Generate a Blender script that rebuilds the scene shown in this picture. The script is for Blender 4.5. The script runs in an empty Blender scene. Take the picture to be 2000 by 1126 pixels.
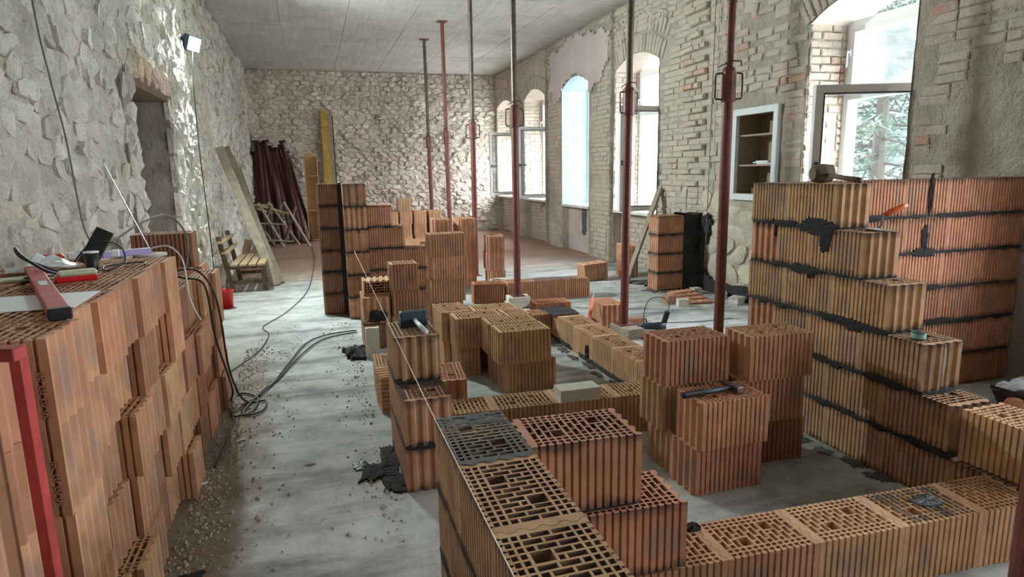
import bpy, bmesh, math, random
from mathutils import Vector, Matrix, noise
random.seed(7)
R_ = math.radians
sc = bpy.context.scene
COL = sc.collection

# ------------------------------------------------------------------ camera, sky, exposure
CAMH = 1.577
YAW, PIT, ROLL = R_(17.1), R_(10.43), 0.0181
fwd = Vector((math.sin(YAW)*math.cos(PIT), math.cos(YAW)*math.cos(PIT), -math.sin(PIT)))
rt0 = Vector((math.cos(YAW), -math.sin(YAW), 0)); dn0 = -rt0.cross(fwd)
rgt = rt0*math.cos(ROLL) + dn0*math.sin(ROLL)
dwn = dn0*math.cos(ROLL) - rt0*math.sin(ROLL)
CAMP = Vector((0, 0, CAMH))
cd = bpy.data.cameras.new('camera'); cam = bpy.data.objects.new('camera', cd); COL.objects.link(cam)
cd.sensor_width = 36.0; cd.lens = 1240.0/2000*36.0; cd.clip_start = 0.05; cd.clip_end = 300
cam.matrix_world = Matrix((( rgt.x, -dwn.x, -fwd.x, 0), (rgt.y, -dwn.y, -fwd.y, 0), (rgt.z, -dwn.z, -fwd.z, CAMH), (0, 0, 0, 1)))
sc.camera = cam

SKY_STRENGTH = 6.0
EXPOSURE = 2.22
LAMP_POWER = 60.0
w = bpy.data.worlds.new('overcast_sky'); sc.world = w; w.use_nodes = True
nt = w.node_tree; nt.nodes.clear()
tc = nt.nodes.new('ShaderNodeTexCoord'); sp = nt.nodes.new('ShaderNodeSeparateXYZ')
rp = nt.nodes.new('ShaderNodeValToRGB'); bg = nt.nodes.new('ShaderNodeBackground'); wo = nt.nodes.new('ShaderNodeOutputWorld')
nt.links.new(tc.outputs['Generated'], sp.inputs[0]); nt.links.new(sp.outputs['Z'], rp.inputs[0])
rp.color_ramp.elements[0].position = 0.0; rp.color_ramp.elements[0].color = (0.97, 0.98, 1.0, 1)
rp.color_ramp.elements[1].position = 0.9; rp.color_ramp.elements[1].color = (0.86, 0.93, 1.0, 1)
nt.links.new(rp.outputs[0], bg.inputs[0]); bg.inputs[1].default_value = SKY_STRENGTH
nt.links.new(bg.outputs[0], wo.inputs[0])
sc.view_settings.view_transform = 'Standard'; sc.view_settings.look = 'None'
sc.view_settings.exposure = EXPOSURE; sc.view_settings.gamma = 1.0; sc.view_settings.use_curve_mapping = False
try:
    sc.cycles.use_denoising = True
    sc.cycles.diffuse_bounces = 6; sc.cycles.max_bounces = 12; sc.cycles.transparent_max_bounces = 12
    sc.cycles.sample_clamp_indirect = 8
except Exception: pass

# room dimensions
XL, XR, YB, YF, ZC = -1.35, 4.85, 17.0, -5.0, 4.1
XOUT = 5.45
# windows of the right wall: y0, y1, sill, spring, apex
WINS = [(15.40, 16.85, .95, 3.18, 3.36), (13.14, 14.55, .95, 3.16, 3.36), (10.84, 12.15, .92, 3.12, 3.31),
        (8.41, 9.82, .92, 3.12, 3.31), (4.28, 5.48, .93, 2.96, 3.14), (1.35, 2.6, .93, 2.96, 3.14),
        (-1.2, 0.1, .93, 2.96, 3.14)]
for i, (y0, y1, s, sp_, ap) in enumerate(WINS):
    ld = bpy.data.lights.new('window_portal', 'AREA'); ld.shape = 'RECTANGLE'; ld.size = y1-y0; ld.size_y = ap-s
    ld.cycles.is_portal = True
    lo = bpy.data.objects.new('window_portal', ld); COL.objects.link(lo)
    lo.location = (XOUT+.02, (y0+y1)/2, (s+ap)/2); lo.rotation_euler = (R_(90), 0, R_(90))

FRONT_WINS = []   # windows of the wall behind the camera
for (x0, x1, s, ap) in FRONT_WINS:
    ld = bpy.data.lights.new('window_portal', 'AREA'); ld.shape = 'RECTANGLE'; ld.size = x1-x0; ld.size_y = ap-s
    ld.cycles.is_portal = True
    lo = bpy.data.objects.new('window_portal', ld); COL.objects.link(lo)
    lo.location = ((x0+x1)/2, YF-.02, (s+ap)/2); lo.rotation_euler = (R_(90), 0, R_(180))

# ------------------------------------------------------------------ node material helper
class G:
    def __init__(s, name):
        s.m = bpy.data.materials.new(name); s.m.use_nodes = True; s.t = s.m.node_tree; s.t.nodes.clear()
        s.out = s.n('ShaderNodeOutputMaterial'); s.b = s.n('ShaderNodeBsdfPrincipled'); s.l(s.b.outputs[0], s.out.inputs[0])
        s.tc = s.n('ShaderNodeTexCoord'); s.co = s.tc.outputs['Object']
    def n(s, t): return s.t.nodes.new(t)
    def l(s, a, b): s.t.links.new(a, b)
    def set(s, inp, v):
        if hasattr(v, 'is_linked') or hasattr(v, 'links'): s.l(v, inp)
        else: inp.default_value = v
    def noise(s, scale, detail=3, rough=.55, co=None, dist=0):
        n = s.n('ShaderNodeTexNoise'); n.inputs['Scale'].default_value = scale; n.inputs['Detail'].default_value = detail
        n.inputs['Roughness'].default_value = rough; n.inputs['Distortion'].default_value = dist
        s.l(co if co is not None else s.co, n.inputs['Vector']); return n.outputs['Fac']
    def voro(s, scale, feature='F1', co=None):
        n = s.n('ShaderNodeTexVoronoi'); n.feature = feature; n.inputs['Scale'].default_value = scale
        s.l(co if co is not None else s.co, n.inputs['Vector']); return n.outputs['Distance']
    def ramp(s, fac, pts):
        r = s.n('ShaderNodeValToRGB'); e = r.color_ramp.elements
        while len(e) < len(pts): e.new(.5)
        for k, (p, c) in enumerate(pts):
            e[k].position = p; e[k].color = (c[0], c[1], c[2], 1) if hasattr(c, '__len__') else (c, c, c, 1)
        s.set(r.inputs[0], fac); return r.outputs[0]
    def mix(s, fac, a, b, mode='MIX'):
        m = s.n('ShaderNodeMix'); m.data_type = 'RGBA'; m.blend_type = mode
        s.set(m.inputs[0], fac)
        for i, v in ((6, a), (7, b)):
            if isinstance(v, tuple): v = (v[0], v[1], v[2], 1)
            s.set(m.inputs[i], v)
        return m.outputs[2]
    def math(s, op, a, b=0.0, clamp=False):
        m = s.n('ShaderNodeMath'); m.operation = op; m.use_clamp = clamp
        s.set(m.inputs[0], a); s.set(m.inputs[1], b); return m.outputs[0]
    def attr(s, name):
        a = s.n('ShaderNodeAttribute'); a.attribute_name = name; return a.outputs['Color']
    def xyz(s, co=None):
        x = s.n('ShaderNodeSeparateXYZ'); s.l(co if co is not None else s.co, x.inputs[0]); return x.outputs
    def scaled(s, v):
        m = s.n('ShaderNodeMapping'); m.inputs['Scale'].default_value = v; s.l(s.co, m.inputs[0]); return m.outputs[0]
    def color(s, c): s.set(s.b.inputs['Base Color'], (c[0], c[1], c[2], 1) if isinstance(c, tuple) else c)
    def rough(s, v): s.set(s.b.inputs['Roughness'], v)
    def metal(s, v): s.b.inputs['Metallic'].default_value = v
    def bump(s, h, strength=.4, dist=.01):
        b = s.n('ShaderNodeBump'); b.inputs['Strength'].default_value = strength; b.inputs['Distance'].default_value = dist
        s.l(h, b.inputs['Height']); s.l(b.outputs[0], s.b.inputs['Normal'])
    def randco(s):
        oi = s.n('ShaderNodeObjectInfo'); cx = s.n('ShaderNodeVectorMath'); cx.operation = 'ADD'
        mu = s.n('ShaderNodeMath'); mu.operation = 'MULTIPLY'; mu.inputs[1].default_value = 37.0
        s.l(oi.outputs['Random'], mu.inputs[0]); s.l(s.co, cx.inputs[0]); s.l(mu.outputs[0], cx.inputs[1])
        s.oi = oi; return cx.outputs[0]

def simple(name, c, rough=.6, metal=0, vary=.25, scale=20, bump=0):
    g = G(name); n = g.noise(scale, 4, .6)
    g.color(g.mix(1.0, g.ramp(n, [(.25, tuple(x*(1-vary) for x in c)), (.75, tuple(min(1, x*(1+vary)) for x in c))]), (1, 1, 1), 'MULTIPLY'))
    g.rough(rough); g.metal(metal)
    if bump: g.bump(n, bump, .005)
    return g.m

def mat_terracotta(stain=False):
    g = G('terracotta_mortar_stained' if stain else 'terracotta'); co = g.randco()
    n1 = g.noise(9, 3, .5, co); n2 = g.noise(140, 2, .6, co)
    base = g.ramp(n1, [(.25, (.385, .195, .108)), (.5, (.485, .260, .150)), (.75, (.57, .325, .195))])
    base = g.mix(1.0, base, g.oi.outputs['Color'], 'MULTIPLY')
    # per-object value shift
    base = g.mix(1.0, base, g.ramp(g.oi.outputs['Random'], [(0, .80), (1, 1.12)]), 'MULTIPLY')
    # firing marks: soft grey-mauve patches that keep away from the rim of each face
    p = g.xyz()
    band = g.math('MULTIPLY', g.ramp(p[2], [(.02, 0), (.05, 1)]), g.ramp(p[2], [(.17, 1), (.21, 0)]))
    sc_ = g.scaled((1, 1, .55))
    va = g.n('ShaderNodeVectorMath'); va.operation = 'ADD'
    mu = g.math('MULTIPLY', g.oi.outputs['Random'], 91.0); g.l(sc_, va.inputs[0]); g.l(mu, va.inputs[1])
    fm = g.ramp(g.noise(10, 1, .4, va.outputs[0]), [(.55, 0), (.62, 1)])
    fm = g.math('MULTIPLY', g.math('MULTIPLY', fm, band), .5)
    base = g.mix(fm, base, (.30, .215, .185))
    pits = g.ramp(g.voro(110, 'F1', co), [(.0, 1), (.12, 0)])
    base = g.mix(g.math('MULTIPLY', pits, .45), base, (.22, .09, .05))
    if stain:
        nn = g.noise(16, 4, .6, co); e = g.math('MULTIPLY', g.math('SUBTRACT', nn, .5), .10)
        zz = g.math('ADD', p[2], e)
        sf = g.math('MAXIMUM', g.ramp(zz, [(.0, 1), (.035, 0)]), g.ramp(zz, [(.195, 0), (.24, 1)]))
        nz_ = g.math('ABSOLUTE', g.xyz(g.tc.outputs['Normal'])[2]); sf = g.math('MULTIPLY', sf, g.ramp(nz_, [(.3, 1), (.6, 0)]))
        base = g.mix(g.math('MULTIPLY', sf, .8), base, (.055, .045, .04))
    g.color(base); g.rough(.85)
    g.bump(g.math('ADD', n2, g.math('MULTIPLY', pits, -1.0)), .25, .002)
    return g.m

def mat_stone(name, cols, scale=6, tint='tint', bump=.6, speck=(.22, .19, .16), wash=None, pits=False):
    g = G(name)
    n1 = g.noise(scale, 5, .6); n2 = g.noise(scale*6, 4, .65); n3 = g.noise(1.1, 3, .5)
    k = len(cols)-1
    c = g.ramp(n1, [(.28+.44*i/k, cols[i]) for i in range(k+1)])
    c = g.mix(1.0, c, g.ramp(n3, [(.3, .82), (.7, 1.1)]), 'MULTIPLY')
    dk = g.ramp(n2, [(.28, 1), (.40, 0)])
    c = g.mix(g.math('MULTIPLY', dk, .55), c, speck)
    if tint: c = g.mix(1.0, c, g.attr(tint), 'MULTIPLY')
    if pits:
        pt = g.ramp(g.noise(7, 6, .75, g.scaled((1, 1.6, .8))), [(.30, 1), (.37, 0)]); c = g.mix(g.math('MULTIPLY', pt, .7), c, (.20, .17, .13))
        oc = g.ramp(g.noise(1.7, 4, .6), [(.60, 0), (.72, .55)]); c = g.mix(oc, c, (.42, .32, .20))
    if wash: c = g.mix(g.ramp(g.noise(2.6, 5, .7), [(.36, .15), (.56, .95)]), c, wash)
    g.color(c); g.rough(.92)
    g.bump(g.math('ADD', n2, g.math('MULTIPLY', g.noise(scale*2.2, 5, .7), 2.0)), bump, .03)
    return g.m

M = {}
M['clay'] = mat_terracotta(); M['clay_stained'] = mat_terracotta(True)
M['mortar'] = simple('fresh_mortar', (.027, .026, .026), .95, 0, .5, 60, .8)
M['mortar_pale'] = simple('window_lit_mortar', (.36, .38, .39), .7, 0, .5, 38, .9)  # paler copy of the wet mortar, window light put into its colour
M['mortar_wet'] = simple('mortar_wet', (.075, .083, .088), .45, 0, .55, 45, .9)
M['stone_back'] = mat_stone('limestone_rubble', [(.56, .50, .44), (.74, .68, .61), (.80, .75, .69), (.72, .65, .59)], 5)
M['mortar_back'] = mat_stone('lime_mortar_back', [(.44, .39, .33), (.62, .56, .49), (.74, .68, .61)], 7, None, .8)
M['stone_left'] = mat_stone('limestone_left', [(.50, .475, .41), (.66, .64, .575), (.76, .755, .71), (.68, .64, .55)], 4, 'tint', 1.0, pits=True)
M['mortar_left'] = mat_stone('lime_mortar_left', [(.48, .455, .385), (.65, .63, .565), (.76, .75, .705)], 5, None, 1.0, pits=True)
M['brick_wall'] = mat_stone('whitewashed_brick', [(.48, .40, .325), (.59, .505, .425), (.67, .59, .51)], 9, 'tint', .6, wash=(.57, .50, .425))
M['mortar_right'] = mat_stone('lime_mortar_right', [(.40, .345, .275), (.50, .44, .365), (.58, .52, .44)], 6, None, .9)
M['stone_right'] = mat_stone('limestone_right', [(.44, .39, .31), (.54, .49, .40), (.64, .59, .50)], 5)
M['pink'] = mat_stone('pink_plaster', [(.50, .40, .39), (.55, .45, .44), (.60, .50, .48)], 3, None, .15)
M['plaster_white'] = simple('white_plaster', (.50, .60, .68), .8, 0, .06, 3)
M['limewash'] = simple('limewashed_soffit', (.68, .66, .61), .85, 0, .12, 5)
M['pvc'] = simple('white_pvc', (.78, .79, .80), .35, 0, .03, 5)
M['pvc_grey'] = simple('pvc_seal', (.08, .08, .09), .5)
M['steel_red_dark'] = simple('dark_red_steel', (.095, .030, .027), .55, .1, .35, 14, .2)
M['wood_mid'] = simple('brown_grey_wood', (.21, .17, .125), .8, 0, .35, 12, .4)
M['steel_red'] = simple('red_oxide_steel', (.155, .045, .036), .5, .1, .35, 14, .2)
M['steel_dark'] = simple('galvanised_tube', (.13, .10, .08), .5, .5, .4, 18, .2)
M['steel'] = simple('bare_steel', (.32, .33, .35), .35, .9, .2, 30)
M['wood_old'] = simple('weathered_wood', (.30, .25, .19), .8, 0, .35, 12, .4)
M['wood_pale'] = simple('pale_plywood', (.55, .37, .18), .6, 0, .15, 8)
M['wood_yellow'] = simple('yellow_formwork', (.46, .30, .06), .55, 0, .3, 6)
M['wood_dark'] = simple('dark_wood', (.13, .085, .055), .75, 0, .35, 12, .3)
M['wood_bench'] = simple('bench_wood', (.40, .29, .17), .7, 0, .25, 14, .3)
M['bucket_red'] = simple('red_plastic', (.55, .012, .015), .35, 0, .1, 5)
M['black'] = simple('black_plastic', (.014, .014, .016), .45, 0, .2, 20)
M['cable'] = simple('black_rubber_cable', (.018, .018, .02), .5)
M['cable_grey'] = simple('grey_cable', (.16, .16, .15), .6)
M['cable_white'] = simple('white_cable', (.75, .75, .72), .5)
M['white'] = simple('white_plastic', (.72, .78, .82), .4, 0, .04, 6)
M['paper'] = simple('paper', (.82, .86, .90), .7, 0, .02, 4)
M['purple'] = simple('lilac_plastic', (.42, .36, .72), .4, 0, .06, 6)
M['orange'] = simple('orange_handle', (.75, .16, .03), .4, 0, .1, 8)
M['blue_steel'] = simple('blue_black_steel', (.05, .075, .11), .45, .4, .35, 25)
M['aac'] = simple('aerated_white_brick', (.56, .54, .47), .95, 0, .12, 30, .5)
M['level_red'] = simple('worn_red_paint', (.42, .05, .05), .5, .1, .4, 9, .2)
M['teal'] = simple('teal_line', (.28, .50, .47), .6)
M['string'] = simple('mason_line', (.80, .76, .66), .8)
M['greenish'] = simple('pale_green_plastic', (.50, .58, .40), .5)
M['foil'] = simple('clear_bag', (.62, .68, .70), .25, 0, .2, 25)
M['rubble'] = simple('lime_rubble', (.40, .34, .27), .95, 0, .4, 20, .6)
M['concrete_blk'] = simple('pale_concrete', (.50, .50, .48), .9, 0, .2, 14, .4)
M['dirt'] = simple('mortar_dirt', (.10, .09, .078), .95, 0, .5, 30, .6)
M['sand'] = simple('sand', (.33, .25, .17), .95, 0, .2, 30, .4)
M['cloth_black'] = simple('black_cloth', (.012, .012, .015), .9)
M['skin'] = simple('skin', (.52, .27, .18), .55, 0, .08, 12)
M['hair'] = simple('dark_hair', (.03, .02, .015), .6)
M['leaf'] = simple('foliage', (.040, .062, .048), .8, 0, .35, 3)
M['hill'] = simple('wooded_slope', (.085, .108, .105), .95, 0, .4, .8)
M['bark'] = simple('bark', (.04, .034, .03), .9, 0, .3, 10)
M['ground_pale'] = simple('pale_bounce_ground', (.56, .55, .50), .95, 0, .15, 2)  # unseen ground, made pale to bounce daylight up to the ceiling
M['niche_wood'] = simple('niche_lining', (.30, .225, .155), .7, 0, .15, 8)
M['niche_white'] = simple('niche_frame_paint', (.62, .65, .68), .5, 0, .08, 10)
M['infill'] = mat_stone('rough_infill', [(.20, .17, .145), (.30, .26, .225), (.37, .33, .29)], 4, None, .7)

def mat_concrete():
    g = G('board_marked_concrete')
    sx = g.noise(3, 4, .6, g.scaled((6, .5, 1))); sy = g.noise(3, 4, .6, g.scaled((.5, 5, 1))); n = g.noise(1.2, 4, .6)
    c = g.ramp(n, [(.3, (.47, .455, .435)), (.55, (.55, .54, .52)), (.75, (.61, .60, .585))])
    c = g.mix(.6, c, g.ramp(sx, [(.3, .70), (.7, 1.12)]), 'MULTIPLY')
    c = g.mix(.6, c, g.ramp(sy, [(.3, .75), (.7, 1.1)]), 'MULTIPLY')
    c = g.mix(1.0, c, g.attr('tint'), 'MULTIPLY')
    g.color(c); g.rough(.85); g.bump(g.math('ADD', sx, sy), .15, .01); return g.m
M['ceiling'] = mat_concrete()

def mat_floor():
    g = G('dusty_concrete_floor'); p = g.xyz(); x, y = p[0], p[1]
    n1 = g.noise(.9, 5, .62); n2 = g.noise(5, 5, .65); n3 = g.noise(38, 3, .6); st = g.noise(2.2, 5, .65, g.scaled((.35, 1.6, 1)))
    c = g.ramp(n2, [(.25, (.25, .265, .26)), (.48, (.415, .435, .425)), (.75, (.545, .565, .55))])
    c = g.mix(1.0, c, g.ramp(n1, [(.3, .72), (.65, 1.12)]), 'MULTIPLY')
    c = g.mix(.85, c, g.ramp(st, [(.34, .38), (.52, 1.05)]), 'MULTIPLY')
    # brick dust over the far half of the hall
    f = g.math('ADD', y, g.math('MULTIPLY', g.math('SUBTRACT', n1, .5), 3.0))
    f = g.math('MULTIPLY', g.ramp(g.math('DIVIDE', f, 20.0), [(.45, 0), (.56, 1)]), .9)
    c = g.mix(f, c, g.mix(n2, (.24, .12, .075), (.36, .21, .14)))
    # dirt along the left pile, with the pile's shadow band painted in
    d = g.math('ADD', x, g.math('MULTIPLY', g.math('SUBTRACT', n2, .5), .35))
    d = g.ramp(g.math('ADD', d, 1.0), [(.50, 1), (.70, 0)])
    d = g.math('MULTIPLY', d, g.ramp(g.math('DIVIDE', y, 10.0), [(.46, 1), (.66, .25)]))
    c = g.mix(g.math('MULTIPLY', d, .92), c, g.mix(n3, (.13, .095, .068), (.30, .23, .165)))
    # dark specks
    sp2 = g.ramp(g.noise(11, 3, .7), [(.66, 0), (.72, 1)])
    c = g.mix(g.math('MULTIPLY', sp2, .6), c, (.07, .065, .06))
    g.color(c); g.rough(.9); g.bump(g.math('ADD', n3, g.math('MULTIPLY', n2, 1.5)), .5, .008); return g.m
M['floor'] = mat_floor()

def mat_glass():
    g = G('window_glass'); g.t.nodes.remove(g.b)
    tr = g.n('ShaderNodeBsdfTransparent'); gl = g.n('ShaderNodeBsdfGlossy'); df = g.n('ShaderNodeBsdfDiffuse')
    tr.inputs[0].default_value = (.95, .98, .98, 1); gl.inputs['Roughness'].default_value = .03; df.inputs[0].default_value = (.8, .85, .88, 1)
    lw = g.n('ShaderNodeLayerWeight'); lw.inputs[0].default_value = .35
    m1 = g.n('ShaderNodeMixShader'); m2 = g.n('ShaderNodeMixShader')
    g.l(g.math('MULTIPLY', lw.outputs['Fresnel'], .8), m1.inputs[0]); g.l(tr.outputs[0], m1.inputs[1]); g.l(gl.outputs[0], m1.inputs[2])
    g.l(g.ramp(g.noise(3, 4, .6), [(.3, .05), (.8, .16)]), m2.inputs[0]); g.l(m1.outputs[0], m2.inputs[1]); g.l(df.outputs[0], m2.inputs[2])
    g.l(m2.outputs[0], g.out.inputs[0]); return g.m
M['glass'] = mat_glass()
def emit(name, c, s):
    g = G(name); g.b.inputs['Base Color'].default_value = (*c, 1); g.b.inputs['Emission Color'].default_value = (*c, 1)
    g.b.inputs['Emission Strength'].default_value = s; return g.m
M['lamp'] = emit('led_panel', (.80, 1.0, .97), 40)

# ------------------------------------------------------------------ mesh helper
class MB:
    def __init__(s): s.v = []; s.f = []; s.t = []; s.tc = (1, 1, 1)
    def add(s, vs, fs):
        o = len(s.v); s.v += [tuple(v) for v in vs]; s.f += [tuple(i+o for i in f) for f in fs]; s.t += [s.tc]*len(fs); return s
    def box(s, a, b, mat=None, bev=0):
        (x0, y0, z0), (x1, y1, z1) = a, b
        if bev:
            cx, cy, cz = (x0+x1)/2, (y0+y1)/2, (z0+z1)/2
            bmx = bmesh.new(); bmesh.ops.create_cube(bmx, size=1)
            for v in bmx.verts: v.co = Vector((cx+v.co.x*(x1-x0), cy+v.co.y*(y1-y0), cz+v.co.z*(z1-z0)))
            bmesh.ops.bevel(bmx, geom=bmx.edges[:], offset=bev, segments=1, affect='EDGES', profile=.5)
            bmx.verts.index_update(); vs = [v.co.copy() for v in bmx.verts]; fs = [[v.index for v in f.verts] for f in bmx.faces]; bmx.free()
        else:
            vs = [Vector(p) for p in ((x0,y0,z0),(x1,y0,z0),(x1,y1,z0),(x0,y1,z0),(x0,y0,z1),(x1,y0,z1),(x1,y1,z1),(x0,y1,z1))]
            fs = [(0,3,2,1),(4,5,6,7),(0,1,5,4),(1,2,6,5),(2,3,7,6),(3,0,4,7)]
        if mat is not None: vs = [mat @ v for v in vs]
        return s.add(vs, fs)
    def bar(s, p, q, wx, wy, up=(0, 0, 1), bev=0):
        p, q = Vector(p), Vector(q); d = q-p; L = d.length; z = d.normalized(); u = Vector(up)
        if abs(z.dot(u)) > .98: u = Vector((1, 0, 0)) if abs(z.x) < .9 else Vector((0, 1, 0))
        x = u.cross(z).normalized(); y = z.cross(x)
        m = Matrix(((x.x, y.x, z.x, p.x), (x.y, y.y, z.y, p.y), (x.z, y.z, z.z, p.z), (0, 0, 0, 1)))
        return s.box((-wx/2, -wy/2, 0), (wx/2, wy/2, L), m, bev)
    def tube(s, pts, r, n=8, cap=True):
        pts = [Vector(p) for p in pts]; rr = r if hasattr(r, '__len__') else [r]*len(pts)
        o = []; prev = None
        for i, p in enumerate(pts):
            d = (pts[min(i+1, len(pts)-1)]-pts[max(i-1, 0)]).normalized()
            if prev is None:
                a = Vector((1, 0, 0)) if abs(d.x) < .8 else Vector((0, 1, 0)); x = d.cross(a).normalized()
            else: x = (prev - d*prev.dot(d)).normalized()
            prev = x; y = d.cross(x)
            o += [p + x*math.cos(2*math.pi*k/n)*rr[i] + y*math.sin(2*math.pi*k/n)*rr[i] for k in range(n)]
        fs = [(i*n+k, i*n+(k+1) % n, (i+1)*n+(k+1) % n, (i+1)*n+k) for i in range(len(pts)-1) for k in range(n)]
        if cap: fs += [tuple(range(n-1, -1, -1)), tuple(range((len(pts)-1)*n, len(pts)*n))]
        return s.add(o, fs)
    def lathe(s, prof, n=16, mat=None):
        vs = [Vector((r*math.cos(2*math.pi*k/n), r*math.sin(2*math.pi*k/n), z)) for r, z in prof for k in range(n)]
        if mat is not None: vs = [mat @ v for v in vs]
        fs = [(i*n+k, i*n+(k+1) % n, (i+1)*n+(k+1) % n, (i+1)*n+k) for i in range(len(prof)-1) for k in range(n)]
        if prof[0][0] > 0.0005: fs.append(tuple(range(n-1, -1, -1)))
        if prof[-1][0] > 0.0005: fs.append(tuple(range((len(prof)-1)*n, len(prof)*n)))
        return s.add(vs, fs)
    def mesh(s, name, mat, smooth=False):
        me = bpy.data.meshes.new(name); me.from_pydata(s.v, [], s.f); me.materials.append(mat)
        if any(t != (1, 1, 1) for t in s.t):
            a = me.color_attributes.new('tint', 'FLOAT_COLOR', 'CORNER'); d = []
            for f, t in zip(s.f, s.t): d += [t[0], t[1], t[2], 1.0]*len(f)
            a.data.foreach_set('color', d)
        elif mat in TINTED:
            a = me.color_attributes.new('tint', 'FLOAT_COLOR', 'CORNER'); a.data.foreach_set('color', [1.0]*4*len(me.loops))
        if smooth: me.polygons.foreach_set('use_smooth', [True]*len(me.polygons))
        me.update(); return me
TINTED = [M[k] for k in ('stone_back', 'stone_left', 'brick_wall', 'stone_right', 'ceiling')]

def obj(name, mb, mat, parent=None, smooth=False, loc=None, rot=None, kind=None):
    me = mb if isinstance(mb, bpy.types.Mesh) else mb.mesh(name, M[mat] if isinstance(mat, str) else mat, smooth)
    o = bpy.data.objects.new(name, me); COL.objects.link(o)
    if parent is not None:
        o.parent = parent
        if loc is None: o.location = -parent.location if ROOTW.get(parent.name) else (0, 0, 0)
    if loc is not None: o.location = loc
    if rot is not None: o.rotation_euler = rot
    if kind: o['kind'] = kind
    return o
ROOTW = {}
def tag(o, label, cat, group=None):
    o['label'] = label; o['category'] = cat
    if group: o['group'] = group
    return o
def thing(name, label, cat, loc=(0, 0, 0), rot=(0, 0, 0), group=None, world=False):
    """Empty at the base of a thing; world=True: its children are modelled in world coordinates."""
    o = bpy.data.objects.new(name, None); COL.objects.link(o); o.empty_display_size = .1
    o.location = loc; o.rotation_euler = rot; tag(o, label, cat, group)
    if world: ROOTW[o.name] = True
    return o
def structure(name, mb, mat, **k):
    o = obj(name, mb, mat, **k); o['kind'] = 'structure'; return o
def curve(name, pts, r, mat, parent=None, res=7):
    P_ = [Vector(p) for p in pts]; out = []
    for i in range(len(P_)-1):
        p0, p1, p2, p3 = P_[max(i-1, 0)], P_[i], P_[i+1], P_[min(i+2, len(P_)-1)]
        for k in range(res):
            t = k/res; out.append(.5*((2*p1)+(p2-p0)*t+(2*p0-5*p1+4*p2-p3)*t*t+(3*p1-p0-3*p2+p3)*t*t*t))
    out.append(P_[-1]); m = MB(); m.tube(out, r, 7); return obj(name, m, mat, parent, smooth=True)
def rnd(a, b): return random.uniform(a, b)
def nz(x, y, z=0): return noise.noise(Vector((x, y, z)))

# ------------------------------------------------------------------ pieces of rough walls (bricks and stones)
def screen_score(c, n, area):
    d = c - CAMP; z = d.dot(fwd)
    if z < .3: return 0
    x = 1000+1240*d.dot(rgt)/z; y = 563+1240*d.dot(dwn)/z
    if not (-10 < x < 2010 and -10 < y < 1136): return 0
    return area*max(0, -n.dot(d.normalized()))/d.length_squared

class Pieces:
    """Collects single bricks / stones lying on a plane; the largest in view become objects, the rest one joined part."""
    def __init__(s): s.p = []
    def put(s, vs, fs, tint, c, n, area): s.p.append((screen_score(c, n, area), vs, fs, tint))
    def build(s, name, mass, mat, parent, limit=300):
        s.p.sort(key=lambda q: -q[0]); rest = MB()
        for k, (sc_, vs, fs, t) in enumerate(s.p):
            if k < limit and sc_ > 0:
                m = MB(); m.tc = t; m.add(vs, fs); obj(name, m, mat, parent)
            else: rest.tc = t; rest.add(vs, fs)
        if rest.v: obj(mass, rest, mat, parent, kind='stuff')

def sheet_d(p, freq, amp):
    return (noise.fractal(p*freq, .9, 2.0, 4)*.7+(noise.voronoi(p*freq*1.7)[0][0]-.35)*-.9)*amp
def brick_piece(P, o, u, v, n, a, b, w, h, proud, tint, rot=0):
    """a brick face w x h centred at (a, b) of the plane, standing proud of it"""
    ca, sa = math.cos(rot), math.sin(rot); j = lambda q: rnd(-q, q)
    vs = []
    ta, tb = j(.006), j(.006)
    for (s_, d_) in ((.5, -.03), (.5, proud*.55), (.43, proud)):
        for sx, sy in ((-1, -1), (1, -1), (1, 1), (-1, 1)):
            kx = s_*w if s_ == .5 else .5*w-.012; ky = s_*h if s_ == .5 else .5*h-.010
            x = sx*kx+j(.004); y = sy*ky+j(.003)
            vs.append(o + u*(a+x*ca-y*sa) + v*(b+x*sa+y*ca) + n*(d_+(ta*sx+tb*sy if d_ > 0 else 0)))
    fs = []
    for r in (0, 4):
        fs += [(r+k, r+(k+1) % 4, r+4+(k+1) % 4, r+4+k) for k in range(4)]
    fs.append((8, 9, 10, 11))
    P.put(vs, fs, tint, o+u*a+v*b, n, w*h)

def brick_tint():
    q = random.random(); b = rnd(.86, 1.08)
    if q < .045: return (b*1.02, b*.58, b*.45)
    if q < .25: return (b*1.02, b*.93, b*.90)
    if q < .36: return (b*.86, b*.83, b*.78)
    return (b, b*rnd(.96, .99), b*rnd(.90, .97))

def clip(poly, mid, nrm):
    out = []; k = len(poly)
    for i in range(k):
        p, q = poly[i], poly[(i+1) % k]
        dp = (p[0]-mid[0])*nrm[0]+(p[1]-mid[1])*nrm[1]; dq = (q[0]-mid[0])*nrm[0]+(q[1]-mid[1])*nrm[1]
        if dp <= 0: out.append(p)
        if dp*dq < 0:
            t = dp/(dp-dq); out.append((p[0]+(q[0]-p[0])*t, p[1]+(q[1]-p[1])*t))
    return out

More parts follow.
